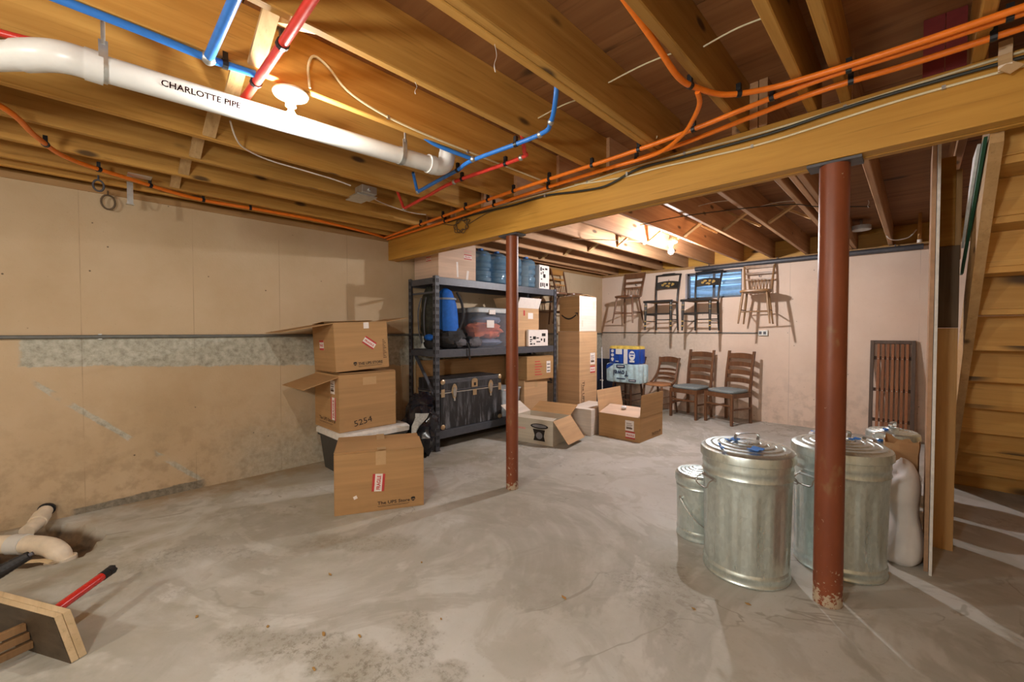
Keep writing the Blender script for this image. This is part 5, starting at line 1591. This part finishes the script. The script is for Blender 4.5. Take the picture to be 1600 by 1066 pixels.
for i, (a, b, lab) in enumerate((((-.63, 1.75), (-.386, 1.755), 'thin pale sprung wire spanning the joist bay right of the curved orange pipe'),
        ((-1.03, 1.70), (-.672, 1.72), 'thin pale sprung wire spanning the bay left of the curved orange pipe'),
        ((-1.468, 1.72), (-1.155, 1.735), 'thin pale sprung wire beside the rising end of the blue pipe'),
        ((-.345, 1.52), (-.262, 1.53), 'short pale sprung wire at the very top between two close joists'))):
    mid = ((a[0] + b[0]) / 2, (a[1] + b[1]) / 2, 2.428)
    w_ = cable('insulation_wire', lab, [(a[0], a[1], 2.415), mid, (b[0], b[1], 2.42)], .0032, 'cable_cream')
    w_['category'] = 'wire'
cable('insulation_wire', 'bent pale wire hook hanging beside the double joist', [(-1.115, 2.02, 2.40), (-1.14, 2.05, 2.35), (-1.10, 2.13, 2.32), (-1.04, 2.19, 2.325), (-1.03, 2.2, 2.34)], .0036, 'cable_cream')['category'] = 'wire'
for q, lab in (((-1.50, 3.95, -1.16, 3.97), 'thin pale sprung wire between back joists right of the back bulb'), ((-1.09, 4.35, -.72, 4.4), 'thin pale sprung wire between back joists left of the triple joist')):
    cable('insulation_wire', lab, [(q[0], q[1], 2.42), ((q[0] + q[2]) / 2, q[1], 2.43), (q[2], q[3], 2.42)], .0032, 'cable_white')['category'] = 'wire'

# crumpled masking tape around the cables
t = thing('masking_tape', 'crumpled tan masking tape wrapped around the cables on the beam', 'tape', (.215, 2.35, 2.26))
m = MB()
m.loft([[Vector((x, y + .006 * math.sin(z * 90), z)) for x, y in ((-.018, -.004), (.016, -.008), (.018, .002), (-.016, .006))] for z in (-.035, -.015, .005, .025, .05, .075)])
m.build('tape', 'tape_tan', t)
MB().prism([(-.018, -.012, -.03), (.012, -.012, -.055), (.045, -.012, -.035), (.012, -.012, -.008)], (0, 1, 0), .006).build('tape_end', 'tape_tan', t)

# ------------------------------------------------------------------ electrical boxes, conduits, brackets
t = thing('junction_box', 'grey metal junction box under the left joists with pale cables', 'junction box', (-2.835, 1.44, 2.25))
MB().box((-.055, -.055, 0), (.055, .055, .053)).build('box_body', 'galv_plain', t, bevel=.003)
MB().box((-.10, -.075, -.009), (.02, .075, -.001)).build('cover_plate', 'galv_plain', t)
MB().tube([(.054, 0, .027), (.068, 0, .027)], .012, 10).build('connector', 'zinc', t)
MB().box((-.195, -.06, -.006), (-.104, .06, .0)).build('side_plate', 'galv_plain', t)
t = thing('junction_box', 'round metal fixture box up between the back joists right of the post', 'junction box', (-.47, 6.15, 2.42))
MB().lathe([(.001, 0), (.085, 0), (.09, .006), (.088, .05), (.001, .052)], n=20).build('box_body', 'steel_white_lid', t, smooth=True)
MB().tube([(0, 0, .05), (0, 0, .118)], .012, 8).build('hanger', 'zinc', t)
t = thing('conduit', 'grey conduit running along the left wall at mid height', 'conduit', (XL + .016, 1.0, 1.243))
MB().tube([(0, -4.1, 0), (0, 5.7, 0.0)], .0125, 12).build('tube', 'conduit_grey', t, smooth=True)
for y in (-2.4, -.9, .62, 2.2):
    MB().box((-.015, y, -.02), (.0, y + .02, .02)).build('strap', 'zinc', t)
t = thing('conduit', 'thin dark conduit along the back wall ending at the outlet box', 'conduit', (-2.9, YB - .014, 1.262))
MB().tube([(-1.28, 0, 0), (1.27, 0, -.004)], .009, 10).build('tube', 'conduit_grey', t, smooth=True)
for x in (-1.0, -.2, .7):
    MB().box((x, 0, -.016), (x + .016, .013, .016)).build('strap', 'zinc', t)
t = thing('outlet_box', 'grey surface outlet box at the end of the back wall conduit', 'outlet', (-1.565, YB - .03, 1.258))
MB().box((-.062, 0, -.038), (.062, .029, .038)).build('box_body', 'galv_plain', t, bevel=.006)
for x in (-.032, .022):
    m = MB().box((x - .017, -.004, -.018), (x + .017, .0, .022)); m.build('socket', 'iron_dark', t, bevel=.004)
t = thing('dark_pipe', 'dark grey pipe running along the top of the back wall', 'pipe', (-1.1, YB - .046, 2.250))
MB().tube([(-1.40, .0, .0), (1.14, .0, .0)], .033, 16).build('tube', 'iron_dark', t, smooth=True)
MB().tube([(-.02, 0, 0), (.02, 0, 0)], .0335, 16).build('coupling', 'iron_dark', t, smooth=True)
for x in (-1.2, -.3, .9):
    MB().tube([(x, .0, .03), (x, .0, .054)], .006, 6).build('hanger', 'iron_dark', t)
t = thing('copper_stub', 'short vertical copper pipe stub near the top of the partition', 'pipe', (.005, 6.25, 2.24))
MB().tube([(0, 0, 0), (0, 0, .30)], .016, 12).build('tube', 'chair_gold', t, smooth=True)
MB().tube([(0, 0, -.012), (0, 0, .02)], .020, 12).build('cap', 'cable_white', t, smooth=True)
t = thing('strap_bracket', 'bent galvanized strap bracket hanging from joist at left wall top', 'bracket', (-3.9025, .265, 2.16))
MB().box((-.002, -.016, 0), (.002, .016, .235)).build('strap', 'galv_plain', t)
MB().box((-.03, -.02, -.006), (.004, .02, -.001)).build('strap_foot', 'galv_plain', t)
t = thing('joist_plate', 'small bright metal plate nailed under a left joist', 'bracket', (-3.705, .30, ZJ - .004))
MB().box((-.045, -.06, 0), (.045, .06, .003)).build('plate', 'galv_plain', t)
for q, loc, lab, mt, r in ((0, (-4.155, .165, 2.20), 'small brown loop hook at the top of the left wall', 'cable_brown', .05), (1, (-3.88, .11, 2.238), 'small dark ring hanging under a left joist', 'iron_dark', .036)):
    t = thing('loop_hook', lab, 'hook', loc)
    MB().tube([(0.0, r * .72 * math.cos(2 * PI * k / 18), r * math.sin(2 * PI * k / 18)) for k in range(19)], .006, 6).build('ring', mt, t, smooth=True)
    MB().tube([(0, 0, r), (0, 0, r + .03)], .005, 6).build('eye', mt, t)

# dusty web tufts hanging from joists
for i, (p, l, lab) in enumerate((((-1.10, 1.05, ZJ), .10, 'dusty web strand hanging from the double joist near the top'), ((-1.50, .98, ZJ), .05, 'short dusty web strand beside the cream cable'), ((-.29, 4.3, ZJ), .06, 'dusty web strand under the back joist by the right post'))):
    t = thing('cobweb', lab, 'cobweb', p)
    MB().tube(smooth_path([(0, 0, .0), (.006, .004, -l * .4), (-.002, .0, -l * .7), (.004, 0, -l)], 4), [.0010] * 9 + [.0022] * 3 + [.0012], 5).build('strand', 'web', t)

# ================================================================== LEFT FOREGROUND
t = thing('drain_fitting', 'old white drain pipe fittings in the broken pit by the left wall', 'pipe', (-3.80, -.22, -.09))
po = Vector(t.location)
def ptube(n, pts, r, mat='pvc_old', k=4):
    return MB().tube(smooth_path(pts, k), r, 16).build(n, mat, t, smooth=True, off=po)
ptube('pipe', [(-4.16, -.17, .085), (-4.02, -.20, .06), (-3.93, -.24, .045)], .038)
ptube('collar', [(-4.10, -.183, .075), (-4.02, -.20, .06)], .046, k=1)
ptube('pipe', [(-4.15, -.62, .035), (-3.9, -.42, .035), (-3.74, -.25, .04)], .042)
ptube('collar', [(-3.99, -.50, .035), (-3.91, -.425, .035)], .052, k=1)
ptube('elbow', [(-3.86, -.37, .037), (-3.72, -.235, .04), (-3.60, -.14, .035), (-3.54, -.095, .0), (-3.535, -.09, -.04)], .050)
ptube('collar', [(-3.77, -.285, .04), (-3.715, -.23, .04)], .056, 'pvc', k=1)
ptube('hub', [(-3.535, -.09, -.03), (-3.53, -.085, -.085)], .068, k=1)
ptube('end_cap', [(-4.165, -.165, .088), (-4.178, -.163, .092)], .044, 'rubber', k=1)
t = thing('wood_scrap', 'thin yellowish wood strip lying across the drain pit', 'wood', (-3.46, -.20, .012), 40)
MB().loft([[Vector((x, y + .01 * math.sin(x * 20), z + .012 * math.sin(x * 14 + 1))) for y, z in ((-.012, 0), (.012, 0), (.012, .008), (-.012, .008))] for x in (-.13, -.06, .0, .06, .11)]).build('strip', 'pale_wood', t)

# laminated board block with slats, red handled tool and black grip
t = thing('wooden_block', 'tilted double-layer wooden board with slatted bracket at the lower left', 'wood block', (-2.32, -.04, .002))
u = Vector((-.88, -.475, 0)).normalized()       # along the board, to the left
nrm = Vector((-.10, .995, 0)).normalized()
nb = Vector((-u.y, u.x, 0)) * -1                 # across the layers, away from the dark face
nb = nb.normalized()
up_ = (Vector((0, 0, 1)) * .97 + u * .10 + nb * -.18).normalized()
Hh = .205
def layer(d0, d1, mat, nm, L=.62):
    o = nb * d0
    p = [o, o + u * L, o + u * L + up_ * Hh, o + up_ * Hh]
    q = [x + nb * (d1 - d0) for x in p]
    return MB().hexa([p[0], p[1], q[1], q[0], p[3], p[2], q[2], q[3]]).build(nm, mat, t, bevel=.002)
layer(.003, .026, 'pale_wood', 'board_layer')
layer(.0275, .052, 'pale_wood', 'board_layer')
layer(0, .0024, 'dark_board', 'dark_face')
for k in range(3):
    z0 = .045 + k * .040
    c0 = u * .20 + up_ * z0 - nb * .001
    MB().bar(c0, c0 - nb * .14 + u * .02, .022, .028, up_).build('slat', 'chair_tan', t, bevel=.002)
MB().bar(u * .215 + up_ * .035 - nb * .142, u * .215 + up_ * .145 - nb * .142, .03, .012, u).build('slat_end', 'dark_board', t)
t = thing('red_handle_tool', 'red tube handle with black ribbed end behind the wooden block', 'tool', (-2.66, .085, .165))
po = Vector(t.location)
a = Vector((-2.675, .095, .175)); b = Vector((-2.46, -.10, .155)); d = (b - a).normalized()
MB().tube([a + d * .055, b - d * .03], .0185, 18).build('tube', 'tool_red', t, smooth=True, off=po)
MB().tube([a + d * .002, a + d * .028], .0205, 18).build('end_cap', 'rubber', t, smooth=True, off=po)
MB().tube([a + d * .030, a + d * .058], .0200, 18).build('collar', 'rubber', t, smooth=True, off=po)
for k in range(6):
    w_ = 2 * PI * k / 6
    s_ = d.cross(Vector((0, 0, 1))).normalized(); v_ = s_.cross(d)
    c = a - d * .002 + (s_ * math.cos(w_) + v_ * math.sin(w_)) * .015
    MB().bar(c, c + d * .01, .009, .009).build('lug', 'rubber', t, off=po)
t = thing('black_grip', 'black ribbed hose grip leaning over the wooden block', 'tool', (-2.76, -.205, .225))
pts = []; rs = []
a = Vector((.035, .045, .095)); b = Vector((-.0, -.21, -.035))
for k in range(41):
    pts.append(a + (b - a) * (k / 40)); rs.append((.018 + .009 * min(1, k / 14)) * (1 + .05 * (k % 2)))
MB().tube(pts, rs, 14).build('grip', 'rubber', t)
MB().tube([a - (b - a).normalized() * .012, a], .008, 10).build('tip', 'bag_fabric_grey', t)

# dry leaf bits scattered on the floor
m = MB()
random.seed(11)
spots = [(-1.66, .80), (-1.78, .70), (-1.62, .60), (-1.40, .30), (-1.15, .95), (-1.05, .55), (-1.95, 1.3), (-2.2, .9), (-1.2, 1.6), (-.9, .7), (-.72, 1.95), (-.55, 2.16), (-1.8, .2), (-1.5, 1.1), (-2.3, .35), (-.7, .6), (-1.0, .3), (-2.0, .55)]
for x, y in spots:
    r = random.uniform(.006, .014); a0 = random.uniform(0, 6)
    m.prism([(x + r * q * math.cos(a0 + w_), y + r * .5 * math.sin(a0 + w_) * q, .001 + .003 * (j % 2)) for j, (w_, q) in enumerate([(0, 1.5), (1, .9), (2.1, 1), (3.1, 1.3), (4.2, .8), (5.2, 1)])], (0, 0, 1), .003)
o = m.build('leaf_bits', 'chip_tan', None, kind='stuff')
o['label'] = 'small dry brown leaf bits scattered over the concrete floor'
o['category'] = 'debris'
